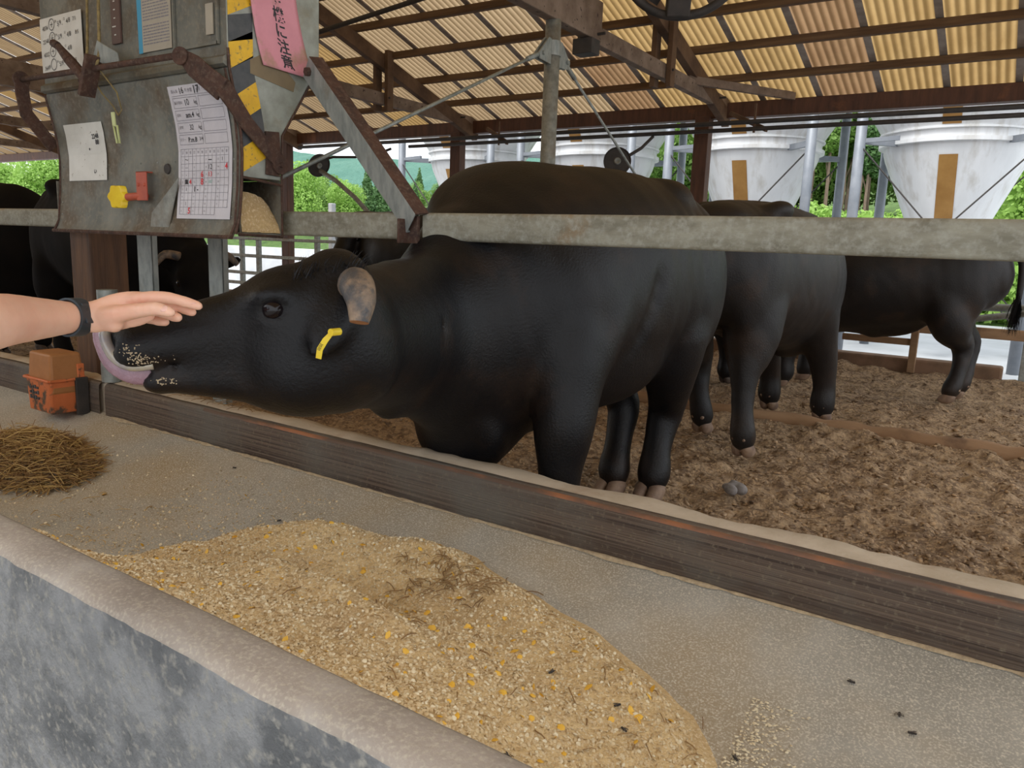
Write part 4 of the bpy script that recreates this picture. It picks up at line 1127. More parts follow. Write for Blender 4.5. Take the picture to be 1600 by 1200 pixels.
# ================================================================== BODIES (signed distance volumes turned into one continuous surface)
import openvdb
def A3(p): return np.array(p, dtype=np.float64)
def catmull(pts, m=3):
    P = np.array(pts, dtype=float)
    out = []
    n = len(P)
    for i in range(n - 1):
        p0, p1, p2, p3 = P[max(i - 1, 0)], P[i], P[i + 1], P[min(i + 2, n - 1)]
        for j in range(m):
            t = j / m
            out.append(0.5 * ((2 * p1) + (-p0 + p2) * t + (2 * p0 - 5 * p1 + 4 * p2 - p3) * t * t + (-p0 + 3 * p1 - 3 * p2 + p3) * t ** 3))
    out.append(P[-1])
    return np.array(out)
class Body:
    def __init__(s, h): s.h = h; s.ops = []
    def cap(s, a, b, ra, rb, k=0.03, op='u'):
        a, b = A3(a), A3(b)
        r = max(ra, rb)
        def f(X, Y, Z):
            d = b - a; L = d @ d
            t = np.clip(((X - a[0]) * d[0] + (Y - a[1]) * d[1] + (Z - a[2]) * d[2]) / L, 0, 1)
            return np.sqrt((X - a[0] - t * d[0]) ** 2 + (Y - a[1] - t * d[1]) ** 2 + (Z - a[2] - t * d[2]) ** 2) - (ra + (rb - ra) * t)
        s.ops.append((f, np.minimum(a, b) - r, np.maximum(a, b) + r, k, op))
        return s
    def chain(s, pts, rs, k=0.03, op='u', m=3):
        Q = catmull([list(p) + [r] for p, r in zip(pts, rs)], m)
        for q0, q1 in zip(Q[:-1], Q[1:]):
            s.cap(q0[:3], q1[:3], max(q0[3], 0.002), max(q1[3], 0.002), k, op)
        return s
    def ell(s, c, r, ax=None, k=0.05, op='u'):
        c, r = A3(c), A3(r)
        R_ = np.eye(3) if ax is None else np.array(ax, dtype=float)   # rows: unit axes
        m_ = r.min(); rm = r.max()
        def f(X, Y, Z):
            dx, dy, dz = X - c[0], Y - c[1], Z - c[2]
            q = [(R_[i][0] * dx + R_[i][1] * dy + R_[i][2] * dz) for i in range(3)]
            k0 = np.sqrt((q[0] / r[0]) ** 2 + (q[1] / r[1]) ** 2 + (q[2] / r[2]) ** 2)
            k1 = np.sqrt((q[0] / r[0] ** 2) ** 2 + (q[1] / r[1] ** 2) ** 2 + (q[2] / r[2] ** 2) ** 2) + 1e-9
            return k0 * (k0 - 1) / k1
        e = np.sqrt(((R_ * r[:, None]) ** 2).sum(0))
        s.ops.append((f, c - e, c + e, k, op))
        return s
    def sweep(s, st, k=0.05, m=3, op='u', up=None):
        """st: (x,y,z,half width,half height)"""
        Q = catmull(st, m)
        C_ = Q[:, :3]; Wd = Q[:, 3]; Ht = Q[:, 4]
        segs = []
        for i in range(len(Q) - 1):
            d = C_[i + 1] - C_[i]; L = np.linalg.norm(d); n = d / L
            upv = np.array([0, 0, 1.0]) if up is None else np.array(up, dtype=float)
            sd_ = np.cross(n, upv); sd_ /= np.linalg.norm(sd_); u_ = np.cross(sd_, n)
            segs.append((C_[i], n, L, sd_, u_, Wd[i], Wd[i + 1], Ht[i], Ht[i + 1]))
        rm = max(Wd.max(), Ht.max())
        def f(X, Y, Z):
            best = None
            for c, n, L, sd_, u_, w0, w1, h0, h1 in segs:
                dx, dy, dz = X - c[0], Y - c[1], Z - c[2]
                al = n[0] * dx + n[1] * dy + n[2] * dz
                t = np.clip(al / L, 0, 1)
                ex = al - t * L
                w = w0 + (w1 - w0) * t; h_ = h0 + (h1 - h0) * t
                a_ = (sd_[0] * dx + sd_[1] * dy + sd_[2] * dz); b_ = (u_[0] * dx + u_[1] * dy + u_[2] * dz)
                e_ = np.minimum(w, h_) * 0.8
                k0 = np.sqrt((a_ / w) ** 2 + (b_ / h_) ** 2 + (ex / e_) ** 2)
                k1 = np.sqrt((a_ / w ** 2) ** 2 + (b_ / h_ ** 2) ** 2 + (ex / e_ ** 2) ** 2) + 1e-6
                v = k0 * (k0 - 1) / k1
                best = v if best is None else np.minimum(best, v)
            return best
        s.ops.append((f, C_.min(0) - rm, C_.max(0) + rm, k, op))
        return s
    def mesh(s, name, disp=None, smooth_iter=2):
        h = s.h
        lo = np.min([o[1] for o in s.ops if o[4] == 'u'], 0) - 4 * h - 0.02
        hi = np.max([o[2] for o in s.ops if o[4] == 'u'], 0) + 4 * h + 0.02
        n = np.ceil((hi - lo) / h).astype(int) + 1
        D = np.full(n, 0.3)
        ax = [lo[i] + h * np.arange(n[i]) for i in range(3)]
        for f, a, b, k, op in s.ops:
            pad = k + 3 * h
            i0 = np.clip(np.floor((a - pad - lo) / h).astype(int), 0, n); i1 = np.clip(np.ceil((b + pad - lo) / h).astype(int) + 1, 0, n)
            if np.any(i1 <= i0): continue
            sl = tuple(slice(i0[j], i1[j]) for j in range(3))
            X, Y, Z = np.meshgrid(ax[0][sl[0]], ax[1][sl[1]], ax[2][sl[2]], indexing='ij', sparse=True)
            v = f(X, Y, Z) + 0 * (X + Y + Z)
            d = D[sl]
            if op == 'u':
                e = np.maximum(k - np.abs(d - v), 0) / k
                D[sl] = np.minimum(d, v) - e * e * k * 0.25
            else:
                v = -v
                e = np.maximum(k - np.abs(d - v), 0) / k
                D[sl] = np.maximum(d, v) + e * e * k * 0.25
        g = openvdb.FloatGrid(0.3)
        g.copyFromArray(D.astype(np.float32))
        pts, tris, quads = g.convertToPolygons(0.0, 0.0)
        pts = pts * h + lo
        me = bpy.data.meshes.new(name)
        if len(tris):
            raise RuntimeError('tris')
        me = np_mesh(name, pts, quads[:, ::-1])
        # light laplacian smoothing
        if smooth_iter:
            e = np.array([v for v in np.concatenate([quads[:, [0, 1]], quads[:, [1, 2]], quads[:, [2, 3]], quads[:, [3, 0]]])])
            P = pts.astype(float)
            cnt = np.bincount(e.ravel(), minlength=len(P)).astype(float)
            for _ in range(smooth_iter):
                S = np.zeros_like(P)
                for c in range(3):
                    S[:, c] = np.bincount(e[:, 0], P[e[:, 1], c], len(P)) + np.bincount(e[:, 1], P[e[:, 0], c], len(P))
                P = P * 0.5 + 0.5 * S / cnt[:, None]
            me.vertices.foreach_set('co', P.astype(np.float32).ravel())
        me.update()
        if disp is not None:
            co = np.empty(len(me.vertices) * 3, np.float32); me.vertices.foreach_get('co', co); co = co.reshape(-1, 3)
            no = np.empty(len(me.vertices) * 3, np.float32); me.vertices.foreach_get('normal', no); no = no.reshape(-1, 3)
            co += no * disp(co)[:, None]
            me.vertices.foreach_set('co', co.ravel()); me.update()
        return me

# coats
def coat_mat(name, base, warm, patch, rough=0.5):
    m = mat(name, base, warm, 2.6, (1, 1, 1), rough, bump=0.38, bscale=120, sheen=0.0, spec=0.29, contrast=(0.45, 0.75), c3=patch, s3=5.0, p3=(0.54, 0.74), bdist=0.006)
    return m
M['coat'] = coat_mat('black_coat', (0.0038, 0.0040, 0.0054), (0.010, 0.0070, 0.0060), (0.022, 0.013, 0.009), 0.44)
M['coat_dusty'] = coat_mat('dusty_black_coat', (0.013, 0.0115, 0.0115), (0.026, 0.019, 0.0155), (0.036, 0.022, 0.015), 0.48)
M['horn'] = mat('horn', (0.33, 0.235, 0.16), (0.15, 0.115, 0.09), 30, (1, 1, 1), 0.5, bump=0.5, c3=(0.07, 0.07, 0.075), s3=16, p3=(0.46, 0.60))
M['coat_shaded'] = mat('shaded_black_coat', (0.005, 0.005, 0.006), (0.010, 0.008, 0.007), 3, rough=0.85, spec=0.12)  # black coat copy, dulled to hold the shade of the left pen
M['horn_cut'] = mat('horn_cut_end', (0.42, 0.20, 0.09), (0.30, 0.13, 0.06), 40, rough=0.6)
M['hoof'] = mat('hoof', (0.30, 0.20, 0.13), (0.16, 0.10, 0.07), 14, rough=0.7, bump=0.3)
M['hoof_dark'] = mat('dark_hoof', (0.10, 0.07, 0.05), (0.05, 0.035, 0.03), 14, rough=0.6, bump=0.3)
M['eye'] = mat('eye', (0.008, 0.005, 0.006), rough=0.16, spec=0.35)
M['hair'] = mat('black_hair', (0.008, 0.008, 0.010), rough=0.5)
M['tongue'] = mat('tongue', (0.36, 0.21, 0.25), (0.27, 0.155, 0.19), 18, rough=0.25, bump=0.4, bscale=120, coat=0.4)
M['tongue_under'] = mat('tongue_underside', (0.23, 0.21, 0.25), (0.44, 0.38, 0.25), 14, rough=0.25, coat=0.4)
M['tag'] = mat('yellow_tag', (0.86, 0.66, 0.04), (0.78, 0.56, 0.03), 30, rough=0.45)
M['nose'] = mat('muzzle_skin', (0.022, 0.02, 0.022), (0.05, 0.035, 0.035), 14, rough=0.35, bump=0.4, bscale=120)

def unit(v):
    v = np.array(v, dtype=float); return v / np.linalg.norm(v)
class HeadFrame:
    """x towards the muzzle, y to the animal's left, z up; origin at the poll"""
    def __init__(s, poll, muzzle, roll=0.0, scale=None):
        s.o = A3(poll); d = A3(muzzle) - s.o
        s.L = np.linalg.norm(d) / 0.50 if scale is None else scale
        s.x = unit(d); up = np.array([0, 0, 1.0])
        s.y = unit(np.cross(up, s.x)); s.z = np.cross(s.x, s.y)
        c, n = math.cos(roll), math.sin(roll)
        s.y, s.z = c * s.y + n * s.z, -n * s.y + c * s.z
    def p(s, a, b, c): return s.o + (s.x * a + s.y * b + s.z * c) * s.L
    def ax(s): return np.array([s.x, s.y, s.z])
def head_prims(B, F, jaw=0.0, k=0.03):
    L = F.L; ax = F.ax(); p = F.p
    B.ell(p(0.02, 0, -0.12), (0.13 * L, 0.115 * L, 0.125 * L), ax, 0.05 * L)
    B.ell(p(0.11, 0, -0.29), (0.15 * L, 0.075 * L, 0.075 * L), ax, 0.06 * L)
    B.ell(p(0.12, 0, -0.10), (0.13 * L, 0.118 * L, 0.105 * L), ax, 0.04 * L)
    B.ell(p(0.0, 0, -0.02), (0.06 * L, 0.075 * L, 0.05 * L), ax, 0.05 * L)
    # nose bridge
    st = [(*p(0.12, 0, -0.12), 0.105 * L, 0.10 * L), (*p(0.24, 0, -0.135), 0.082 * L, 0.092 * L), (*p(0.36, 0, -0.145), 0.072 * L, 0.080 * L), (*p(0.46, 0, -0.155), 0.080 * L, 0.070 * L)]
    B.sweep(st, 0.03 * L, 2, up=F.z)
    B.ell(p(0.49, 0, -0.155), (0.055 * L, 0.090 * L, 0.068 * L), ax, 0.03 * L)
    # jaw, swung open about its hinge by 'jaw'
    hx, hz = 0.06, -0.20
    cj, sj = math.cos(jaw), math.sin(jaw)
    def j(a, b, c):
        da, dc = a - hx, c - hz
        return p(hx + da * cj + dc * sj, b, hz - da * sj + dc * cj)
    for sg in (-1, 1):
        B.ell(p(0.10, sg * 0.070, -0.215), (0.125 * L, 0.050 * L, 0.105 * L), ax, 0.05 * L)
    st = [(*j(0.05, 0, -0.29), 0.065 * L, 0.05 * L), (*j(0.20, 0, -0.275), 0.058 * L, 0.055 * L), (*j(0.34, 0, -0.245), 0.048 * L, 0.042 * L), (*j(0.45, 0, -0.228), 0.052 * L, 0.030 * L)]
    B.sweep(st, 0.035 * L, 2, up=F.z)
    B.ell(j(0.455, 0, -0.232), (0.035 * L, 0.055 * L, 0.026 * L), ax, 0.02 * L)
    # cheek between the jaws
    B.ell(p(0.25, 0, -0.21), (0.14 * L, 0.060 * L, 0.075 * L), ax, 0.04 * L)
    # brows and sockets
    for sg in (-1, 1):
        B.ell(p(0.150, sg * 0.100, -0.068), (0.050 * L, 0.030 * L, 0.026 * L), ax, 0.03 * L)
        B.ell(p(0.158, sg * 0.122, -0.100), (0.031 * L, 0.018 * L, 0.019 * L), ax, 0.012 * L, 's')
        B.ell(p(0.158, sg * 0.106, -0.128), (0.036 * L, 0.014 * L, 0.012 * L), ax, 0.012 * L)
        B.ell(p(0.525, sg * 0.052, -0.140), (0.022 * L, 0.016 * L, 0.012 * L), ax, 0.012 * L, 's')
    # mouth line
    B.sweep([(*p(0.40, 0, -0.205), 0.11 * L, 0.004 * L), (*p(0.56, 0, -0.205), 0.11 * L, 0.004 * L)], 0.010 * L, 1, 's', up=F.z)
    return j
def ear_prims(B, F, sg, droop=0.1, k=0.02, back=0.35):
    L = F.L; p = F.p
    r_ = p(0.0, sg * 0.11, -0.10); t_ = p(-back * 0.25, sg * 0.27, -0.10 - droop)
    ax_l = unit(t_ - r_); n_ = unit(np.cross(ax_l, F.z)); w_ = np.cross(n_, ax_l)
    B.ell((r_ + t_) / 2, (np.linalg.norm(t_ - r_) * 0.55, 0.020 * L, 0.055 * L), [ax_l, n_, w_], k * L)
    B.ell((r_ + t_) / 2 + n_ * sg * 0.02 * L, (np.linalg.norm(t_ - r_) * 0.40, 0.012 * L, 0.035 * L), [ax_l, n_, w_], 0.01, 's')
def add_eyes(F, parent):
    for sg in (-1, 1):
        bm = new(); bmesh.ops.create_uvsphere(bm, u_segments=20, v_segments=12, radius=0.0275 * F.L)
        for v in bm.verts: v.co = v.co + Vector(F.p(0.158, sg * 0.100, -0.100))
        finish('eye', bm, M['eye'], parent, smooth=True)
def horn_mesh(pts, rs, parent, cut=True):
    Q = catmull([list(p) + [r] for p, r in zip(pts, rs)], 4)
    bm = new()
    rings = tube(bm, [q[:3] for q in Q], [float(q[3]) for q in Q], 20)
    for f in bm.faces: f.material_index = 0
    bm.faces.ensure_lookup_table()
    bm.faces[-1].material_index = 1
    o = finish('horn', bm, [M['horn'], M['horn_cut']], parent, autosmooth=50)
    return o
def hoof_mesh(pos, yawv, parent, m, r=0.055, name='hoof', pair=True):
    """two claws; pos on the ground, yawv pointing forward"""
    f_ = unit([yawv[0], yawv[1], 0]); s_ = np.array([-f_[1], f_[0], 0])
    B = Body(0.006)
    for sg in (-1, 1):
        c = A3(pos) + s_ * sg * r * 0.46
        B.ell(c + f_ * r * 0.30 + np.array([0, 0, 0.018]), (r * 1.0, r * 0.56, 0.032), [f_, s_, (0, 0, 1)], 0.012)
        B.ell(c - f_ * r * 0.05 + np.array([0, 0, 0.042]), (r * 0.85, r * 0.60, 0.034), [f_, s_, (0, 0, 1)], 0.012)
        B.cap(c - f_ * r * 0.75 + np.array([0, 0, 0.118]), c - f_ * r * 1.12 + np.array([0, 0, 0.100]), 0.021, 0.015, 0.004)
    B.ell(A3(pos) + f_ * r * 0.6 + np.array([0, 0, 0.02]), (r * 1.0, 0.0035, 0.045), [f_, s_, (0, 0, 1)], 0.008, 's')
    me = B.mesh(name)
    return link_mesh(name, me, m, parent, True)
def leg_prims(B, joints, radii, k=0.05):
    B.chain(joints, radii, k, m=3)

def tuft(name, roots, parent, m, width=0.003, seg=4):
    """roots: list of (base, tip, bend)"""
    bm = new()
    for b, t_, bend in roots:
        b, t_, bend = Vector(b), Vector(t_), Vector(bend)
        side = (t_ - b).cross(Vector((0.3, 0.5, 0.8))).normalized()
        prev = None
        for i in range(seg + 1):
            u = i / seg
            c = b.lerp(t_, u) + bend * (u * (1 - u) * 2)
            w = width * (1 - u * 0.9)
            cur = (bm.verts.new(c - side * w), bm.verts.new(c + side * w))
            if prev: bm.faces.new((prev[0], prev[1], cur[1], cur[0]))
            prev = cur
    return finish(name, bm, m, parent, smooth=True)

def coat_disp(amp=0.004, seed=0):
    def f(co):
        return amp * fbm(co[:, 0] * 7 + seed + co[:, 2] * 3, co[:, 1] * 7 + co[:, 2] * 5, 3)
    return f

# ------------------------------------------------------------------ the big steer in front
cow = empty('steer', (-1.5, 2.8, 0.0), 'big black horned steer in front, neck under the rail, licking up at the hand', 'cattle')
B = Body(0.0125)
trunk = [(-1.40, 3.50, 1.06, 0.15, 0.20), (-1.42, 3.36, 1.03, 0.28, 0.33), (-1.46, 3.10, 0.99, 0.35, 0.41), (-1.52, 2.80, 0.96, 0.41, 0.455),
         (-1.58, 2.50, 0.90, 0.41, 0.475), (-1.62, 2.30, 0.82, 0.35, 0.45), (-1.65, 2.14, 0.77, 0.27, 0.37), (-1.66, 2.04, 0.76, 0.22, 0.30)]
B.sweep(trunk, 0.05, 3)
B.sweep([(-1.66, 2.30, 0.82, 0.29, 0.37), (-1.67, 2.08, 0.785, 0.23, 0.295), (-1.62, 1.85, 0.805, 0.18, 0.25), (-1.53, 1.62, 0.825, 0.155, 0.21), (-1.45, 1.44, 0.84, 0.135, 0.185), (-1.40, 1.34, 0.85, 0.12, 0.17)], 0.09, 3)
# crest and withers, brisket, dewlap
B.ell((-1.74, 2.46, 1.20), (0.26, 0.26, 0.19), None, 0.12)
B.ell((-1.66, 2.20, 0.47), (0.20, 0.16, 0.20), None, 0.09)
B.ell((-1.76, 2.24, 0.40), (0.12, 0.12, 0.12), None, 0.06)
B.sweep([(-1.66, 2.14, 0.52, 0.05, 0.10), (-1.62, 1.9, 0.60, 0.04, 0.06), (-1.54, 1.65, 0.63, 0.035, 0.05)], 0.06, 3)
# shoulder, near and far
B.ell((-1.40, 2.38, 0.88), (0.20, 0.20, 0.27), None, 0.08)
B.ell((-1.36, 2.34, 0.68), (0.125, 0.14, 0.17), None, 0.07)
B.ell((-1.80, 2.36, 0.66), (0.12, 0.14, 0.20), None, 0.07)
leg_prims(B, [(-1.32, 2.32, 0.76), (-1.29, 2.27, 0.60), (-1.275, 2.24, 0.50), (-1.275, 2.235, 0.42), (-1.28, 2.235, 0.26), (-1.285, 2.225, 0.14), (-1.285, 2.215, 0.06)], [0.14, 0.098, 0.082, 0.068, 0.054, 0.062, 0.056], 0.05)
leg_prims(B, [(-1.82, 2.36, 0.66), (-1.83, 2.34, 0.50), (-1.835, 2.32, 0.40), (-1.84, 2.31, 0.24), (-1.84, 2.30, 0.12), (-1.84, 2.28, 0.06)], [0.12, 0.085, 0.070, 0.052, 0.060, 0.055], 0.05)
# shoulder blade edge, arm muscle, folds of skin
B.chain([(-1.335, 2.60, 1.12), (-1.265, 2.52, 0.98), (-1.245, 2.42, 0.82), (-1.265, 2.34, 0.70)], [0.03, 0.05, 0.055, 0.05], 0.07)
B.ell((-1.262, 2.30, 0.66), (0.055, 0.075, 0.10), None, 0.05)
B.chain([(-1.115, 2.66, 1.02), (-1.125, 2.60, 0.85), (-1.16, 2.53, 0.68)], [0.010, 0.016, 0.014], 0.05, 's')
B.chain([(-1.56, 2.06, 0.56), (-1.50, 2.13, 0.44), (-1.55, 2.17, 0.35)], [0.02, 0.03, 0.025], 0.05)
B.chain([(-1.44, 1.75, 0.86), (-1.47, 1.74, 0.74), (-1.50, 1.72, 0.66)], [0.006, 0.012, 0.008], 0.04, 's')
# thighs and hind legs
B.ell((-1.26, 3.20, 0.90), (0.16, 0.22, 0.30), None, 0.08)
B.ell((-1.60, 3.20, 0.90), (0.16, 0.22, 0.30), None, 0.08)
leg_prims(B, [(-1.26, 3.10, 0.74), (-1.27, 3.14, 0.56), (-1.31, 3.23, 0.40), (-1.315, 3.20, 0.30), (-1.31, 3.15, 0.20), (-1.305, 3.13, 0.13), (-1.30, 3.11, 0.088)], [0.15, 0.10, 0.068, 0.054, 0.046, 0.054, 0.050], 0.04)
leg_prims(B, [(-1.60, 3.10, 0.76), (-1.57, 3.12, 0.56), (-1.51, 3.20, 0.40), (-1.495, 3.16, 0.30), (-1.48, 3.10, 0.20), (-1.47, 3.06, 0.13), (-1.46, 3.04, 0.088)], [0.14, 0.09, 0.062, 0.050, 0.044, 0.052, 0.048], 0.04)
# belly and flank fold
B.ell((-1.50, 2.75, 0.66), (0.30, 0.36, 0.20), None, 0.08)
# hip bones
B.ell((-1.32, 3.12, 1.32), (0.08, 0.09, 0.06), None, 0.07)
F1 = HeadFrame((-1.385, 1.30, 1.045), (-1.665, 0.985, 0.990), 0.06, 0.95)
jw = head_prims(B, F1, jaw=0.03)
B.sweep([(*F1.p(0.0, 0, -0.20), 0.12, 0.15), (*F1.p(0.12, 0, -0.26), 0.10, 0.10)], 0.07, 2)
# open mouth cavity between lip and chin
L1 = F1.L
B.sweep([(*F1.p(0.46, 0, -0.215), 0.10 * L1, 0.004 * L1), (*F1.p(0.52, 0, -0.222), 0.10 * L1, 0.014 * L1), (*F1.p(0.58, 0, -0.232), 0.12 * L1, 0.026 * L1)], 0.012, 2, 's', up=F1.z)
_r, _t = A3((-1.275, 1.235, 0.960)), A3((-1.285, 1.150, 0.850))
_a = unit(_t - _r); _n = unit((0.55, -0.80, 0.15)); _n = unit(_n - _a * (_n @ _a)); _w = np.cross(_n, _a)
B.ell((_r + _t) / 2, (0.085, 0.020, 0.040), [_a, _n, _w], 0.035)
ear_prims(B, F1, -1, 0.05)
# skin wrinkles behind the foreleg
me = B.mesh('body', coat_disp(0.0035, 3))
body = link_mesh('body', me, M['coat'], cow, True)
add_eyes(F1, cow)
horn_mesh([(-1.305, 1.275, 0.985), (-1.250, 1.230, 1.000), (-1.190, 1.180, 0.998), (-1.150, 1.150, 0.972), (-1.140, 1.135, 0.930)], [0.032, 0.037, 0.037, 0.031, 0.020], cow)
o_ = F1.p(0.02, -0.09, -0.03)
horn_mesh([o_, o_ + (F1.y * -0.09 + F1.z * 0.02), o_ + (F1.y * -0.15 + F1.x * 0.03 - F1.z * 0.01)], [0.032, 0.028, 0.018], cow)
for pos, fw_ in (((-1.285, 2.205, 0.012), (-0.05, -1)), ((-1.84, 2.27, 0.012), (-0.1, -1)), ((-1.30, 3.085, 0.012), (0.05, -1)), ((-1.46, 3.015, 0.012), (-0.1, -1))):
    hoof_mesh(pos, fw_, cow, M['hoof'], 0.064)
# tongue curling up out of the mouth towards the hand
tp_ = [(-1.600, 1.040, 0.80), (-1.625, 0.985, 0.790), (-1.648, 0.950, 0.790), (-1.688, 0.932, 0.806), (-1.713, 0.926, 0.838), (-1.725, 0.925, 0.872), (-1.715, 0.940, 0.902), (-1.685, 0.962, 0.918)]
B = Body(0.003)
Q = catmull([list(p) + [w, h_] for p, w, h_ in zip(tp_, [0.028, 0.031, 0.033, 0.032, 0.030, 0.027, 0.022, 0.012], [0.014, 0.016, 0.017, 0.016, 0.015, 0.013, 0.011, 0.006])], 1)
B.sweep([tuple(q) for q in Q], 0.006, 4, up=(-0.3, -0.25, 0.0) if False else (0.75, -0.6, 0.1))
tg = link_mesh('tongue', B.mesh('tongue'), M['tongue'], cow, True)
bm = new()
ip = [Vector(p) + Vector((0.012, 0.002, 0.004)) for p in tp_[1:6]]
ip = [Vector((-1.600, 0.960, 0.806)), Vector((-1.632, 0.925, 0.806)), Vector((-1.662, 0.910, 0.822)), Vector((-1.684, 0.905, 0.848)), Vector((-1.693, 0.906, 0.876)), Vector((-1.685, 0.920, 0.900))]
Qi = catmull([list(p) + [r] for p, r in zip(ip, [0.010, 0.013, 0.014, 0.013, 0.012, 0.008])], 4)
tube(bm, [q[:3] for q in Qi], [(float(q[3]), float(q[3])) for q in Qi], 14)
finish('underside', bm, M['tongue_under'], tg, smooth=True)
# hair on the poll and rough patch by the horn
rs = np.random.RandomState(4)
roots = []
for i in range(900):
    a, b = rs.uniform(-0.05, 0.12), rs.uniform(-0.08, 0.09)
    base = F1.p(a, b, -0.005 - 0.25 * (a - 0.02) ** 2 * 10 * 0.5 - abs(b) * 0.25 - 0.012)
    dr = F1.x * rs.uniform(0.0, 0.05) + F1.y * rs.uniform(-0.02, 0.03) + F1.z * rs.uniform(0.012, 0.045) - F1.x * rs.uniform(0, 0.06)
    roots.append((base, base + dr, F1.z * 0.006))
tuft('poll_hair', roots, cow, M['hair'], 0.0020, 3)
# ear tag
t_ = new()
ta, tb_ = Vector((-1.205, 1.122, 0.905)), Vector((-1.240, 1.115, 0.846))
pts = [ta, ta.lerp(tb_, 0.3) + Vector((-0.004, -0.004, 0.0)), ta.lerp(tb_, 0.65) + Vector((-0.006, -0.004, 0.0)), tb_]
flat_bar(t_, pts, [0.009, 0.0125, 0.013, 0.012], 0.0025, (0.55, -0.83, 0))
tube(t_, [ta + Vector((0, 0.02, 0.0)), ta + Vector((0.001, -0.006, 0))], 0.008, 12)
tag_o = finish('ear_tag', t_, M['tag'], cow)
tag_o['label'] = 'yellow ear tag with tiny black print'
def tgpl(u, v):
    c = ta.lerp(tb_, 0.55) + Vector((-0.006, -0.0075, 0))
    d = (tb_ - ta).normalized(); s = Vector((0.83, 0.55, 0)); s = (s - d * s.dot(d)).normalized()
    return c + d * u + s * v
join_writing('tag_print', [('2030', 0.009, tgpl)], M['ink'], tag_o)
# feed crumbs stuck round the mouth
bm = new()
for i in range(210):
    u = rs.rand(); c = Vector(F1.p(0.50 - 0.09 * u + 0.012 * rs.randn(), 0.10, -0.15 - 0.10 * u + 0.012 * rs.randn()))
    _ok, c, _n, _i = body.closest_point_on_mesh(c - cow.location)
    c = c + cow.location
    bmesh.ops.create_icosphere(bm, subdivisions=1, radius=0.0008 + 0.0012 * rs.rand(), matrix=Matrix.Translation(c))
cr = finish('feed_crumbs', bm, M['crust'], body)
cr['kind'] = 'stuff'
# tail
def tail_mesh(pts, rs_, parent, m, switch_len=0.22, switch_r=0.05, n=160, seed=1):
    bm = new(); Q = catmull([list(p) + [r] for p, r in zip(pts, rs_)], 4)
    tube(bm, [q[:3] for q in Q], [float(q[3]) for q in Q], 12)
    o = finish('tail', bm, m, parent, smooth=True)
    rs = np.random.RandomState(seed)
    end = A3(pts[-1]); d = unit(A3(pts[-1]) - A3(pts[-2]))
    roots = []
    for i in range(n):
        b0 = end - d * rs.uniform(0, 0.14) + rs.randn(3) * 0.008
        tipp = end + d * switch_len * rs.uniform(0.4, 1.0) + rs.randn(3) * np.array([1, 1, 0.3]) * switch_r * 0.45
        roots.append((b0, tipp, rs.randn(3) * 0.02))
    tuft('tail_switch', roots, o, M['hair'], 0.004, 4)
tail_mesh([(-1.40, 3.60, 1.22), (-1.40, 3.66, 1.1), (-1.42, 3.66, 0.85), (-1.43, 3.65, 0.6)], [0.035, 0.03, 0.022, 0.018], cow, M['coat'])

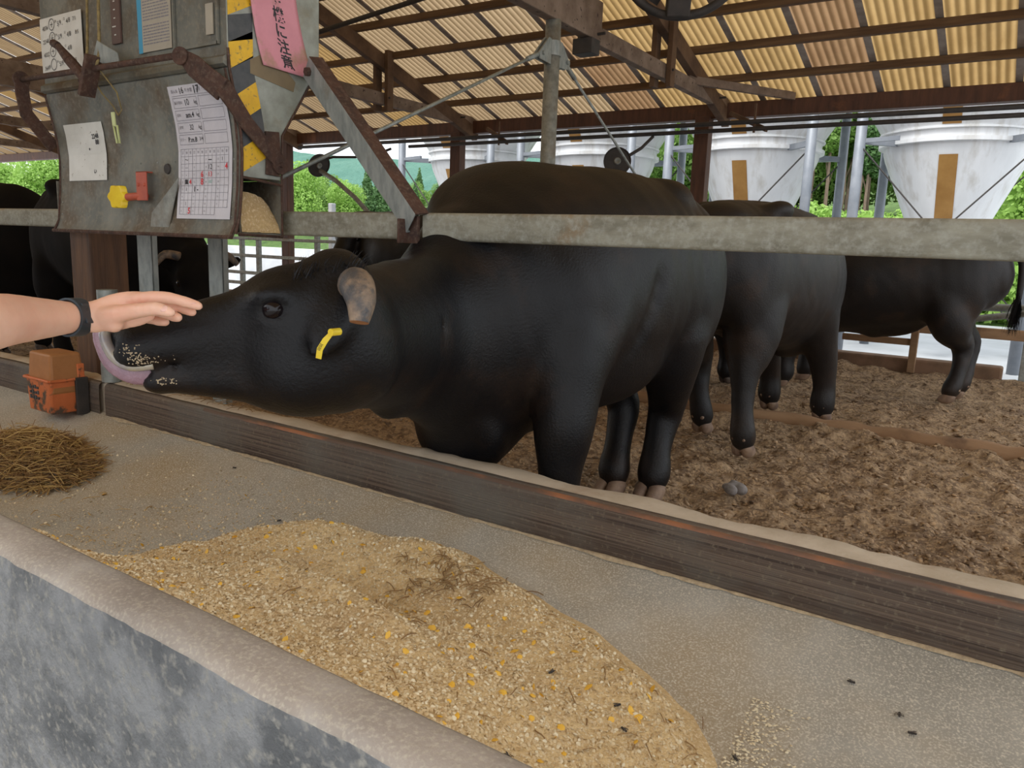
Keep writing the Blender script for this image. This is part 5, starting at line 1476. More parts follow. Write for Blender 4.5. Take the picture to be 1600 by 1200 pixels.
# ------------------------------------------------------------------ the other cattle
def make_cow(name, label, origin, heading, hooves, poll, muzzle, coat, res=0.016, sz=1.0, group='cattle in the back of the pen', tail=None, sheath=False, hoofm=None, horns=True, bend=0.0, seed=0, hind_up=None, bulk=1.0):
    """heading: angle of the animal's forward axis. hooves: LF, RF, LH, RH world xy (forward, hind)"""
    t = empty(name, (origin[0], origin[1], 0), label, 'cattle', group)
    c, s = math.cos(heading), math.sin(heading)
    def w(x, y, z):
        x *= sz; y *= sz; z *= sz
        y += bend * max(0, x) ** 2
        return np.array([origin[0] + x * c - y * s, origin[1] + x * s + y * c, z])
    B = Body(res)
    st = []
    for x, z, hw, hh in ((-0.80, 1.10, .13, .18), (-0.68, 1.06, .26, .31), (-0.46, 1.03, .33, .365), (-0.15, .985, .37 * bulk, .42), (.15, .96, .385 * bulk, .44), (.42, .93, .34, .44), (.60, .90, .26, .37)):
        q = w(x, 0, z); st.append((q[0], q[1], q[2], hw * sz, hh * sz))
    B.sweep(st, 0.05, 3)
    pf = HeadFrame(poll, muzzle, 0.0, 1.05 * sz)
    nb = w(0.52, 0, 1.02); ne = pf.p(-0.02, 0, -0.14)
    mid = (nb + ne) / 2 + np.array([0, 0, 0.03])
    B.sweep([(*nb, .24 * sz, .34 * sz), (*(nb * .65 + ne * .35), .19 * sz, .28 * sz), (*(nb * .3 + ne * .7), .15 * sz, .22 * sz), (*ne, .12 * sz, .17 * sz)], 0.09, 3)
    B.ell(w(.50, 0, .62), (.20 * sz, .16 * sz, .19 * sz), None, 0.09)
    if tail != 'none':
        head_prims(B, pf)
        ear_prims(B, pf, 1, 0.03); ear_prims(B, pf, -1, 0.03)
    axh = [(c, s, 0), (-s, c, 0), (0, 0, 1)]
    for sg in (-1, 1):
        B.ell(w(.38, sg * .24, .92), (.19 * sz, .10 * sz, .27 * sz), axh, 0.08)
        B.ell(w(-.54, sg * .19, .90), (.22 * sz, .13 * sz, .32 * sz), axh, 0.08)
        B.ell(w(-.38, sg * .22, 1.34), (.09 * sz, .07 * sz, .05 * sz), axh, 0.07)
    B.ell(w(-.72, 0, 1.28), (.10 * sz, .16 * sz, .06 * sz), axh, 0.07)
    f_ = np.array([c, s, 0]); 
    LF, RF, LH, RH = hooves
    for sg, hp in ((1, LF), (-1, RF)):
        if hp is None: continue
        hp = np.array([hp[0], hp[1], 0.0])
        top = w(.38, sg * .20, .74); kn = hp * 0.72 + np.array([*top[:2], 0]) * 0.28 + np.array([0, 0, .42 * sz]) + f_ * .015
        B.chain([top, (top + kn) / 2 + np.array([0, 0, .02]) - f_ * .01, kn, hp * .9 + np.array([*kn[:2], 0]) * .1 + np.array([0, 0, .24 * sz]), hp - f_ * .01 + np.array([0, 0, .15 * sz]), hp + f_ * .005 + np.array([0, 0, .10])], [.14 * sz, .10 * sz, .074 * sz, .052 * sz, .056 * sz, .048 * sz], 0.05)
    for sg, hp in ((1, LH), (-1, RH)):
        if hp is None: continue
        hp = np.array([hp[0], hp[1], 0.0])
        top = w(-.50, sg * .19, .80); hk = hp * 0.82 + np.array([*top[:2], 0]) * 0.2 + np.array([0, 0, .47 * sz]) - f_ * .07 * sz
        st_ = w(-.55, sg * .19, .64)
        B.chain([top, st_, (st_ + hk) / 2 + f_ * .01, hk, (hk + hp) / 2 - f_ * .02 + np.array([0, 0, .03]), hp - f_ * .02 + np.array([0, 0, .15 * sz]), hp + np.array([0, 0, .10])], [.15 * sz, .135 * sz, .10 * sz, .070 * sz, .050 * sz, .054 * sz, .046 * sz], 0.035)
    if sheath:
        B.ell(w(-.05, 0, .60), (.26 * sz, .07 * sz, .10 * sz), axh, 0.10)
        B.ell(w(.02, 0, .53), (.06 * sz, .03 * sz, .05 * sz), axh, 0.05)
    me = B.mesh('body', coat_disp(0.005, seed))
    bo = link_mesh('body', me, coat, t, True)
    add_eyes(pf, t)
    if horns:
        for sg in (-1, 1):
            h0 = pf.p(0.0, sg * .09, -.04)
            horn_mesh([h0, h0 + (pf.y * sg * .08 + pf.z * .015) * pf.L, h0 + (pf.y * sg * .13 + pf.x * .05 - pf.z * .01) * pf.L], [.030, .026, .016], t)
    for hp in hooves:
        if hp is None: continue
        hoof_mesh((hp[0], hp[1], 0.025), (c, s), t, hoofm or M['hoof'], 0.058 * sz)
    if tail == 'none': pass
    elif tail is None:
        tail_mesh([w(-.84, 0, 1.26), w(-.93, 0, 1.18), w(-.95, .01, .9), w(-.94, .03, .62)], [.035, .03, .022, .017], t, coat, seed=seed + 2)
    else:
        tail_mesh(tail, [.035, .03, .022, .017], t, coat, seed=seed + 2)
    return t, w, pf

# middle steer seen from behind, walking away to the right of the big one
c2, w2, p2 = make_cow('steer', 'dusty black steer with its rump to the camera, between the big and rightmost steers', (-1.37, 4.74), math.radians(84),
    [(-1.45, 5.45), (-1.06, 5.30), (-1.56, 4.43), (-1.19, 4.05)], (-1.42, 5.95, 1.18), (-1.55, 6.4, 0.8), M['coat_dusty'], 0.014, 0.995, seed=5,
    tail=[(-1.45, 4.00, 1.24), (-1.49, 3.92, 1.15), (-1.51, 3.90, 0.9), (-1.50, 3.90, 0.66)], bulk=1.0)
c3, w3, p3 = make_cow('steer', 'black steer side on at the far right, its tail hanging by the fence', (-1.02, 6.80), math.radians(181),
    [(-1.64, 6.52), (-1.58, 7.01), (-0.44, 6.72), (-0.40, 7.00)], (-2.12, 6.75, 1.22), (-2.35, 6.62, 0.82), M['coat_dusty'], 0.016, 0.97, seed=9, sheath=True,
    tail=[(-0.20, 6.80, 1.2), (-0.10, 6.80, 1.12), (-0.085, 6.79, 0.92), (-0.09, 6.78, 0.78)])
c4, w4, p4 = make_cow('steer', 'black steer almost hidden behind the big steer, only its dark legs showing', (-2.35, 5.9), math.radians(75),
    [(-2.34, 6.35), (-2.05, 6.3), (-2.30, 5.45), (-1.94, 5.25)], (-2.3, 6.95, 1.2), (-2.25, 7.15, 0.9), M['coat'], 0.02, 0.9, seed=12, hoofm=M['hoof_dark'])
c5, w5, p5 = make_cow('steer', 'black steer behind the diagonal brace, only its back showing above the rail', (-4.05, 5.0), math.radians(183),
    [(-4.48, 4.8), (-4.48, 5.1), (-3.53, 4.85), (-3.53, 5.2)], (-4.95, 4.85, 1.28), (-4.95, 4.50, 0.96), M['coat'], 0.022, 0.98, seed=15, hoofm=M['hoof_dark'])
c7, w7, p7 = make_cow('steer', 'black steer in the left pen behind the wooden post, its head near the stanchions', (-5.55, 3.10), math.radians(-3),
    [(-4.9, 3.25), (-5.0, 2.9), (-6.1, 3.3), (-6.1, 2.95)], (-4.42, 2.98, 0.98), (-4.05, 2.80, 0.66), M['coat_shaded'], 0.022, 1.04, seed=19, hoofm=M['hoof_dark'], group='cattle in the left pen')
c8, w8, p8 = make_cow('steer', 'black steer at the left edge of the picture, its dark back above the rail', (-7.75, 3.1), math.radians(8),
    [(-7.2, 3.3), (-7.2, 2.95), (-8.3, 3.2), (-8.3, 2.9)], (-6.9, 3.5, 1.15), (-6.6, 3.6, 0.8), M['coat_shaded'], 0.026, 1.05, seed=23, hoofm=M['hoof_dark'], group='cattle in the left pen')
# ================================================================== PERSON (arm reaching in from the left)
t = empty('person', (-1.42, 0.35, -0.45), 'bare arm with a dark watch reaching in from the left over the steer muzzle', 'person')
B = Body(0.0032)
B.sweep([(-1.36, 0.10, 1.16, 0.058, 0.060), (-1.33, 0.30, 1.03, 0.052, 0.055), (-1.34, 0.46, 0.955, 0.046, 0.048), (-1.395, 0.545, 0.945, 0.046, 0.048), (-1.455, 0.610, 0.941, 0.043, 0.0445),
         (-1.535, 0.700, 0.931, 0.037, 0.0385), (-1.582, 0.765, 0.925, 0.030, 0.033), (-1.600, 0.805, 0.921, 0.0245, 0.0300), (-1.590, 0.830, 0.921, 0.023, 0.0285)], 0.012, 3)
# palm
B.sweep([(-1.592, 0.828, 0.921, 0.022, 0.0285), (-1.580, 0.850, 0.928, 0.020, 0.034), (-1.560, 0.872, 0.935, 0.018, 0.038), (-1.535, 0.892, 0.941, 0.016, 0.036), (-1.515, 0.905, 0.945, 0.013, 0.030)], 0.014, 3)
B.ell((-1.555, 0.850, 0.918), (0.030, 0.018, 0.026), None, 0.016)
def fing(pts, rs, k=0.006):
    B.chain(pts, rs, k, m=3)
    for p, r in zip(pts[1:-1], rs[1:-1]):
        B.ell(p, (r * 1.04,) * 3, None, 0.004)
fing([(-1.535, 0.885, 0.958), (-1.495, 0.900, 0.965), (-1.473, 0.925, 0.965), (-1.450, 0.948, 0.957), (-1.428, 0.962, 0.950)], [0.0140, 0.0125, 0.0108, 0.0096, 0.0078])
fing([(-1.560, 0.905, 0.950), (-1.525, 0.925, 0.956), (-1.502, 0.945, 0.952), (-1.480, 0.962, 0.941), (-1.462, 0.970, 0.934)], [0.0140, 0.0125, 0.0108, 0.0096, 0.0078])
fing([(-1.575, 0.912, 0.934), (-1.545, 0.928, 0.936), (-1.515, 0.938, 0.931), (-1.480, 0.938, 0.926), (-1.455, 0.932, 0.926)], [0.0130, 0.0115, 0.0102, 0.0092, 0.0078])
fing([(-1.590, 0.915, 0.920), (-1.570, 0.935, 0.916), (-1.548, 0.945, 0.911), (-1.528, 0.950, 0.909)], [0.0125, 0.0105, 0.0090, 0.0072])
# thumb, leaving the near side of the palm
fing([(-1.575, 0.838, 0.922), (-1.530, 0.850, 0.932), (-1.487, 0.862, 0.941), (-1.440, 0.874, 0.948), (-1.405, 0.884, 0.943)], [0.0190, 0.0170, 0.0140, 0.0120, 0.0090])
arm = link_mesh('arm', B.mesh('arm', lambda co: 0.0006 * fbm(co[:, 0] * 60, co[:, 1] * 60 + co[:, 2] * 40, 2)), M['skin'], t, True)
# thumb nail
Bn = Body(0.0015)
nd = unit((0.035, 0.010, -0.005)); nn = unit((-0.25, -0.75, 0.6)); ns = np.cross(nd, nn)
Bn.ell((-1.4125, 0.8745, 0.9505), (0.0090, 0.0068, 0.0022), [nd, ns, np.cross(ns, nd)], 0.003)
link_mesh('thumb_nail', Bn.mesh('nail'), M['nail'], t, True)
Bn = Body(0.0015); Bn.ell((-1.433, 0.952, 0.9565), (0.0075, 0.0050, 0.0018), [unit((0.022, 0.014, -0.007)), unit((0.2, -0.6, -0.5)), unit((0.1, -0.3, 0.9))], 0.003)
link_mesh('finger_nail', Bn.mesh('nail'), M['nail'], t, True)
# watch, worn round the wrist
wc = Vector((-1.597, 0.792, 0.923)); wd = Vector((-0.40, 0.75, -0.06)).normalized()
wt_ = empty('wrist_watch', wc, 'dark blue grey rubber sports watch on the wrist of the reaching arm', 'watch')
_, ws, wu = frame_of(wd)
bm = new()
n = 48
prof = [(-0.0195, 0.0015), (-0.0185, 0.0055), (0.0185, 0.0055), (0.0195, 0.0015), (0.0165, -0.001), (-0.0165, -0.001)]
rings = []
for i in range(n):
    a = 2 * PI * i / n
    c_ = wc + ws * (0.0285 * math.cos(a)) + wu * (0.0335 * math.sin(a))
    nrm = (ws * math.cos(a) / 0.0285 + wu * math.sin(a) / 0.0335).normalized()
    rings.append([bm.verts.new(c_ + wd * p[0] + nrm * p[1]) for p in prof])
for i in range(n):
    a_, b_ = rings[i], rings[(i + 1) % n]
    for j in range(6):
        bm.faces.new((a_[j], a_[(j + 1) % 6], b_[(j + 1) % 6], b_[j]))
finish('strap', bm, M['watch'], wt_, autosmooth=40)
# strap end tongue and keeper on the near side
near = Vector((0.55, -0.80, 0.1)).normalized()
near = (near - wd * near.dot(wd)).normalized()
bm = new(); sdir = wd.cross(near)
base = wc + near * 0.0335
beam(bm, base - sdir * 0.022 - near * 0.003, base + sdir * 0.020 - near * 0.002, 0.020, 0.004, up=near)
finish('strap_end', bm, M['watch'], wt_, bevel=0.0015)
bm = new(); lathe(bm, [(0, 0.0015), (0.003, 0.001), (0.0035, 0)], base + near * 0.0005 - sdir * 0.008, 12, near); finish('strap_stud', bm, M['dark'], wt_)
fa_ = wc - near * 0.036
bm = new(); beam(bm, fa_ - wd * 0.017, fa_ + wd * 0.017, 0.036, 0.010, up=near); finish('watch_case', bm, M['watch'], wt_, bevel=0.003)
# short sleeve above the elbow
bm = new(); tube(bm, [(-1.34, 0.27, 1.045), (-1.36, 0.12, 1.15), (-1.40, -0.06, 1.26)], [0.075, 0.085, 0.10], 24, cap=False)
sl = finish('sleeve', bm, mat('shirt', (0.09, 0.12, 0.2), rough=0.9), t, smooth=True)
so = sl.modifiers.new('thick', 'SOLIDIFY'); so.thickness = 0.003
# ================================================================== OUTSIDE
M['leg'] = mat('silo_leg', (0.27, 0.29, 0.32), (0.20, 0.22, 0.25), 5, rough=0.5, metal=0.2)
SY = 11.0
SX = [-1.0, -3.4, -5.8, -8.2]
sl_ = ['nearest white feed silo at the right edge', 'white feed silo second from the right, beyond the middle steer', 'white feed silo behind the back of the big steer, right of the pipe post', 'leftmost white feed silo, left of the pipe post']
def silo_prof():
    return [(0.12, 0.75), (0.48, 1.60), (0.77, 2.28), (0.795, 2.36), (0.80, 2.42)]
for k, x in enumerate(SX):
    t = empty('feed_silo', (x, SY, -0.12), sl_[k] + ' of the picture' if k == 0 else sl_[k], 'silo', 'white feed silos in a row outside the barn')
    bm = new(); lathe(bm, silo_prof(), (x, SY, 0), 56)
    cone = finish('lower_cone', bm, M['white_paint'], t, smooth=True)
    bm = new(); lathe(bm, [(0.80, 2.42), (0.86, 2.425), (0.86, 2.47), (0.82, 2.475), (0.825, 2.56), (0.86, 2.565), (0.86, 2.585), (0.835, 2.59)], (x, SY, 0), 56)
    finish('ring_band', bm, M['white_paint'], t, autosmooth=30)
    bm = new(); lathe(bm, [(0.835, 2.585), (1.28, 3.30), (1.33, 3.45), (1.33, 5.2), (1.28, 5.3), (0.3, 5.9), (0.0, 5.95)], (x, SY, 0), 56)
    finish('upper_hopper', bm, M['white_paint'], t, smooth=True)
    # sight windows: strips following the cone on the barn side
    def strip(rz, wdt, nm):
        bm = new(); rows = []
        for (r, z) in rz:
            row = []
            for j in range(5):
                a = -PI / 2 + (j / 4 - 0.5) * wdt / r
                row.append(bm.verts.new((x + (r + 0.006) * math.cos(a), SY + (r + 0.006) * math.sin(a), z)))
            rows.append(row)
        for a_, b_ in zip(rows[:-1], rows[1:]):
            for j in range(4): bm.faces.new((a_[j], a_[j + 1], b_[j + 1], b_[j]))
        finish(nm, bm, M['amber'], t)
    strip([(0.22, 1.0), (0.48, 1.60), (0.77, 2.28)], 0.19, 'sight_window')
    strip([(0.845, 2.60), (1.28, 3.30), (1.33, 3.45)], 0.19, 'sight_window')
    bm = new(); lathe(bm, [(0.12, 0.35), (0.14, 0.35), (0.14, 0.78), (0.12, 0.80)], (x, SY, 0), 20)
    finish('outlet_pipe', bm, M['leg'], t)
    a = 0.92
    for sx_ in (-1, 1):
        for sy_ in (-1, 1):
            bm = new(); tube(bm, [(x + sx_ * a, SY + sy_ * a, -0.12), (x + sx_ * a, SY + sy_ * a, 3.4)], 0.062, 16)
            finish('leg', bm, M['leg'], t, smooth=True)
            bm = new(); beam(bm, (x + sx_ * a, SY + sy_ * a, 2.44), (x + sx_ * 0.58, SY + sy_ * 0.58, 2.44), 0.05, 0.07)
            finish('lug', bm, M['leg'], t)
    for sy_ in (-1, 1):
        for sg in (-1, 1):
            bm = new(); tube(bm, [(x - sg * a, SY + sy_ * (a + 0.03 * sg), 2.40), (x + sg * a, SY + sy_ * (a + 0.03 * sg), 0.35)], 0.010, 6)
            finish('cross_rod', bm, M['dark'], t)
        bm = new(); beam(bm, (x - a, SY + sy_ * a, 2.44), (x + a, SY + sy_ * a, 2.44), 0.04, 0.05) if sy_ > 0 else beam(bm, (x - a, SY + sy_ * a, 2.44), (x - 0.5, SY + sy_ * a, 2.46), 0.04, 0.05)
        finish('cross_bar', bm, M['leg'], t)
    bm = new()
    tx_ = x - 1.02
    for o in (0, 0.3): tube(bm, [(tx_, SY + 1.2 + o, -0.12), (tx_, SY + 1.2 + o, 5.2)], 0.014, 6)
    for z in np.arange(0.1, 5.2, 0.3): tube(bm, [(tx_, SY + 1.2, z), (tx_, SY + 1.5, z)], 0.009, 6)
    finish('ladder', bm, M['leg'], t)

# ground rising to the woods
M['grass_hill'] = mat('scrub_hill', (0.10, 0.20, 0.035), (0.17, 0.30, 0.06), 1.2, rough=0.95, bump=1.0, bscale=14, c3=(0.05, 0.11, 0.025), s3=5, p3=(0.5, 0.7), bdist=0.3)
def hill_h(X, Y):
    base = np.clip((Y - 17.5) / 22, 0, 1) ** 1.1 * 3.2 + np.clip((Y - 45) / 80, 0, 1.4) * 10
    left = np.clip((-X - 14) / 30, 0, 1)
    return -0.16 + base * (1 - 0.25 * left) + 0.5 * fbm(X * .25, Y * .25, 3) * np.clip((Y - 17.5) / 4, 0, 1)
g = grid_mesh('floor_hillside', np.arange(-190, 70, 1.6), np.concatenate([np.arange(17.4, 45, 0.7), np.arange(45, 175, 2.5)]), hill_h, M['grass_hill'])
tag(g, kind='structure')
M['mountain'] = mat('hazed_mountain', (0.16, 0.30, 0.24), (0.12, 0.25, 0.20), 0.05, rough=1.0, bump=1.0, bscale=0.4, bdist=4, spec=0.0)  # distance haze put into the colour as a blue green tint
def mtn(X, Y):
    prof = 38 + 16 * fbm(X * .011 + 3, X * 0 + 1, 3) + 12 * np.exp(-((X + 150) / 70.) ** 2) + 20 * np.exp(-((X + 420) / 120.) ** 2)
    return prof * np.sin(np.clip((Y - 260) / 240, 0, 1) * PI) * 1.15 + 2.5 * fbm(X * .06, Y * .06, 3) - 5
g = grid_mesh('mountain_ridge', np.arange(-850, 260, 7), np.arange(258, 520, 7), mtn, M['mountain'])
tag(g, 'far hazy blue green wooded mountain ridge beyond the trees', 'mountain')
M['leaf_a'] = mat('leaf_mid', (0.16, 0.29, 0.06), (0.25, 0.40, 0.10), 1.3, rough=0.7, translucent=0.35)
M['leaf_b'] = mat('leaf_bright', (0.30, 0.48, 0.10), (0.38, 0.58, 0.15), 1.1, rough=0.7, translucent=0.4)
M['leaf_c'] = mat('leaf_dark', (0.085, 0.18, 0.06), (0.14, 0.26, 0.09), 1.5, rough=0.7, translucent=0.25)
M['bark'] = mat('pale_trunk', (0.30, 0.21, 0.16), (0.20, 0.14, 0.11), 3, (3, 3, 1), rough=0.9)
def leaf_cloud(clumps, n, size, seed):
    rs = np.random.RandomState(seed)
    cl = np.array(clumps)             # x,y,z,rx,ry,rz
    wgt = (cl[:, 3] * cl[:, 4] * cl[:, 5]) ** (2 / 3.); wgt /= wgt.sum()
    ci = rs.choice(len(cl), n, p=wgt)
    d = rs.randn(n, 3); d /= np.linalg.norm(d, axis=1)[:, None]
    rad = (0.72 + 0.32 * rs.rand(n))[:, None]
    c = cl[ci, :3] + d * cl[ci, 3:6] * rad
    nrm = d + 0.8 * rs.randn(n, 3); nrm /= np.linalg.norm(nrm, axis=1)[:, None]
    a = np.cross(nrm, rs.randn(n, 3)); a /= np.linalg.norm(a, axis=1)[:, None]; b = np.cross(nrm, a)
    s = (size * (0.6 + 0.8 * rs.rand(n)))[:, None]
    V = np.stack([c - a * s, c - b * s * .55, c + a * s, c + b * s * .55], 1).reshape(-1, 3)
    return np_mesh('crown', V, np.arange(n * 4).reshape(n, 4))
def tree_proto(kind, seed):
    rs = np.random.RandomState(seed)
    t = empty('tree', (0, 0, 0), 'x', 'tree')
    bm = new()
    if kind == 'round':
        cl = [(rs.uniform(-1.3, 1.3), rs.uniform(-1.3, 1.3), rs.uniform(1.6, 4.2), *(rs.uniform(.8, 1.5, 3))) for _ in range(15)]
        me = leaf_cloud(cl, 12000, 0.10, seed); m = M['leaf_a'] if seed in (54, 55) else M['leaf_b']
        tube(bm, [(0, 0, -0.5), (0.05, 0, 1.5), (0, 0.1, 3)], [0.22, 0.16, 0.08], 10)
    elif kind == 'tall':
        cl = [(rs.uniform(-.7, .7), rs.uniform(-.7, .7), 5.2 + 3.5 * rs.rand(), *(rs.uniform(.5, 1.0, 3))) for _ in range(13)]
        me = leaf_cloud(cl, 5000, 0.15, seed); m = M['leaf_c'] if seed % 2 else M['leaf_a']
        tube(bm, [(0, 0, -0.5), (0.12, 0, 3), (0, 0.1, 8)], [0.13, 0.10, 0.05], 8)
        tube(bm, [(0.1, 0, 3.5), (0.7, 0.2, 5.4)], [0.05, 0.03], 6)
    elif kind == 'cedar':
        cl = [(0, 0, 1.0 + i * .55, *(np.array([1.5 - i * .12, 1.5 - i * .12, .6]))) for i in range(12)]
        me = leaf_cloud(cl, 5000, 0.16, seed); m = M['leaf_c']
        tube(bm, [(0, 0, -0.5), (0, 0, 7.0)], [0.16, 0.04], 8)
    else:
        cl = [(rs.uniform(-1.2, 1.2), rs.uniform(-.9, .9), rs.uniform(0.1, .8), *(rs.uniform(.5, .9, 3))) for _ in range(8)]
        me = leaf_cloud(cl, 3500, 0.10, seed); m = M['leaf_b']
        tube(bm, [(0, 0, -0.3), (0.05, 0, .6)], [0.06, 0.03], 6)
        t.name = 'bush'; t['category'] = 'bush'
    link_mesh('crown', me, m, t, False)
    finish('trunk', bm, M['bark'], t, smooth=True)
    return t
PROTO = {}
def plant(kind, seed, x, y, s, rz, lab, grp, sink=0.2):
    z = float(hill_h(np.array([float(x)]), np.array([float(y)]))[0]) if y > 17.4 else -0.12
    key = (kind, seed)
    if key not in PROTO:
        PROTO[key] = tree_proto(kind, seed); t = PROTO[key]
    else:
        src = PROTO[key]; t = src.copy(); COL.objects.link(t)
        for ch in list(src.children):
            c_ = ch.copy(); COL.objects.link(c_); c_.parent = t
    t.location = (x, y, z - sink); t.rotation_euler = (0, 0, rz); t.scale = (s, s, s)
    t['label'] = lab; t['group'] = grp
    return t
rs = np.random.RandomState(21)
# tall slender trees behind the two right silos
for i in range(26):
    y = rs.uniform(29, 40)
    x = y * -0.24 + rs.uniform(-3.2, 3.2)
    plant('tall', 30 + i % 3, x, y, rs.uniform(0.50, 0.68), rs.uniform(0, 6), 'tall slender tree with a bare pale trunk in the grove between the two right silos', 'tall trees between the two right silos')
for i in range(22):
    y = rs.uniform(40, 47); q = rs.uniform(-0.46, 0.12)
    plant('round', 55, q * y, y, rs.uniform(1.0, 1.35), rs.uniform(0, 6), 'mid green broadleaf tree behind the grove of slender trees', 'trees behind the slender grove', 0.3)
# low scrub on the slope
for i in range(130):
    y = rs.uniform(18.2, 31); x = rs.uniform(-0.42, 0.10) * y
    plant('bush', 40 + i % 3, x, y, rs.uniform(0.7, 1.2), rs.uniform(0, 6), 'bright green bush on the slope behind the right silos', 'bushes on the slope behind the right silos', 0.0)
# round broadleaf trees left
for k, (q, y, s) in enumerate(((-1.15, 30, 0.8), (-1.26, 31, 0.85), (-1.05, 33, 0.62), (-1.38, 31, 0.9), (-2.1, 30, 1.15), (-2.35, 30, 1.15), (-2.65, 31, 1.2), (-1.7, 32, 1.0))):
    plant('round', 51 if k % 2 == 0 else 53, q * y, y, s, k * 1.3, 'round bright green broadleaf tree just beyond the yard on the left', 'round trees beyond the yard on the left', 0.3)
for i in range(170):
    y = rs.uniform(38, 120) if i > 25 else rs.uniform(30, 42); q = rs.uniform(-2.9, -0.42)
    if q > -1.0 and y < 36: y += 12
    plant('cedar' if i % 3 else 'round', 61 if i % 3 else 54, q * y, y, rs.uniform(0.5, 0.8) * (1 + y / 300), rs.uniform(0, 6), 'dark green tree on the wooded hillside at the left', 'trees on the wooded hillside', 1.3)
for i in range(8):
    y = rs.uniform(24, 30); x = rs.uniform(0.02, 0.3) * y
    plant('round', 53, x, y, 1.0, i, 'broadleaf tree beyond the right silo', 'trees beyond the right silo')
# low white objects in the yard beyond the left fence
M['white_wall'] = mat('white_yard_wall', (0.62, 0.64, 0.66), (0.50, 0.51, 0.52), 2, rough=0.8)
bm = new(); box(bm, -21.0, -9.2, 13.0, 13.15, -0.12, 0.80)
tag(finish('yard_wall', bm, M['white_wall'], bevel=0.01), 'low white wall across the yard behind the left fence', 'wall')
bm = new(); box(bm, -9.75, -9.66, 9.0, 9.09, -0.12, 1.65)
tag(finish('white_stake', bm, M['white_wall'], bevel=0.01), 'white square stake standing in the yard right of the dispenser', 'stake')
# ================================================================== SMALL THINGS
def surf_z(x, y):
    X = np.array([[float(x)]]); Y = np.array([[float(y)]])
    return float(max(basin_z(Y)[0, 0] + 0.002, min(pile_z(X, Y)[0, 0], WZ - 0.02)))
rs = np.random.RandomState(8)
def flakes(n, xr, yr, size, seed, keep=lambda x, y: True, th=0.35, lift=0.0008):
    rs = np.random.RandomState(seed)
    X = rs.uniform(xr[0], xr[1], n); Y = rs.uniform(yr[0], yr[1], n)
    k_ = np.array([bool(keep(x, y)) for x, y in zip(X, Y)]); X, Y = X[k_], Y[k_]; n = len(X)
    Z = np.maximum(basin_z(Y) + 0.002, np.minimum(pile_z(X, Y), WZ - 0.02)) + lift
    nrm = rs.randn(n, 3) * 0.55 + np.array([0, 0, 1.0]); nrm /= np.linalg.norm(nrm, axis=1)[:, None]
    a = np.cross(nrm, rs.randn(n, 3)); a /= np.linalg.norm(a, axis=1)[:, None]; b = np.cross(nrm, a)
    s = (size * (0.5 + rs.rand(n)))[:, None]
    c = np.stack([X, Y, Z], 1)
    w = (0.55 + 0.4 * rs.rand(n))[:, None]
    top = c + nrm * s * th
    ring = [c - a * s, c - a * s * .3 - b * s * w, c + a * s * .6 - b * s * w * .8, c + a * s, c + a * s * .3 + b * s * w, c - a * s * .6 + b * s * w * .8]
    V = np.stack(ring + [top], 1).reshape(-1, 3)
    i0 = np.arange(n)[:, None] * 7
    F = np.concatenate([np.concatenate([i0 + j, i0 + (j + 1) % 6, i0 + 6], 1) for j in range(6)], 0)
    return V, F
M['flake'] = mat('grain_flake', (0.80, 0.66, 0.42), (0.60, 0.44, 0.24), 40, rough=0.85)
M['flake_pale'] = mat('pale_flake', (0.88, 0.80, 0.60), (0.78, 0.66, 0.44), 60, rough=0.85)
M['corn'] = mat('corn_flake', (0.90, 0.56, 0.08), (0.82, 0.46, 0.05), 50, rough=0.55)
on_pile = lambda x, y: pile_h(np.array([[x]]), np.array([[y]]))[0, 0] > 0.012
def vec_on_pile(n, xr, yr, seed, thr, prob_off=0.0):
    rs = np.random.RandomState(seed); X = rs.uniform(*xr, n); Y = rs.uniform(*yr, n)
    k_ = (pile_h(X[None], Y[None])[0] > thr) | (rs.rand(n) < prob_off * (X < -1.9))
    return k_
def flakes_np(n, xr, yr, size, seed, thr, prob_off, **kw):
    k_ = vec_on_pile(n, xr, yr, seed, thr, prob_off)
    it = iter(k_)
    return flakes(n, xr, yr, size, seed, keep=lambda x, y: next(it), **kw)
V, F = flakes_np(42000, (-2.6, -0.28), (0.78, 1.84), 0.0038, 2, 0.012, 0.10)
tag(link_mesh('grain_flakes', np_mesh('grain_flakes', V, F), M['flake'], None, False), 'rolled grain flakes all over the golden feed pile', 'feed', kind='stuff')
V, F = flakes_np(15000, (-3.4, -0.22), (0.78, 1.84), 0.0042, 3, 0.010, 0.12)
tag(link_mesh('bran_flakes', np_mesh('bran_flakes', V, F), M['flake_pale'], None, False), 'pale bran flakes scattered over the feed pile and thinly to its left', 'feed', kind='stuff')
V, F = flakes_np(520, (-2.9, -0.25), (0.80, 1.80), 0.0085, 5, 0.02, 0.03, lift=0.002)
tag(link_mesh('corn_flakes', np_mesh('corn_flakes', V, F), M['corn'], None, False), 'bright yellow orange flaked corn dotted over the feed pile', 'feed', kind='stuff')
Vb, Fb = flakes(5200, (-2.5, -0.22), (0.9, 1.93), 0.0034, 9, keep=lambda x, y, r=np.random.RandomState(2): 0.004 < (pile_h(np.array([[x]]), np.array([[y + 0.10 * r.rand() ** 1.5]]))[0, 0] - 0.008) and pile_h(np.array([[x]]), np.array([[y]]))[0, 0] < 0.02)
tag(link_mesh('edge_flakes', np_mesh('edge_flakes', Vb, Fb), M['flake_pale'], None, False), 'loose flakes fringing the far edge of the feed pile', 'feed', kind='stuff')
rs = np.random.RandomState(14)
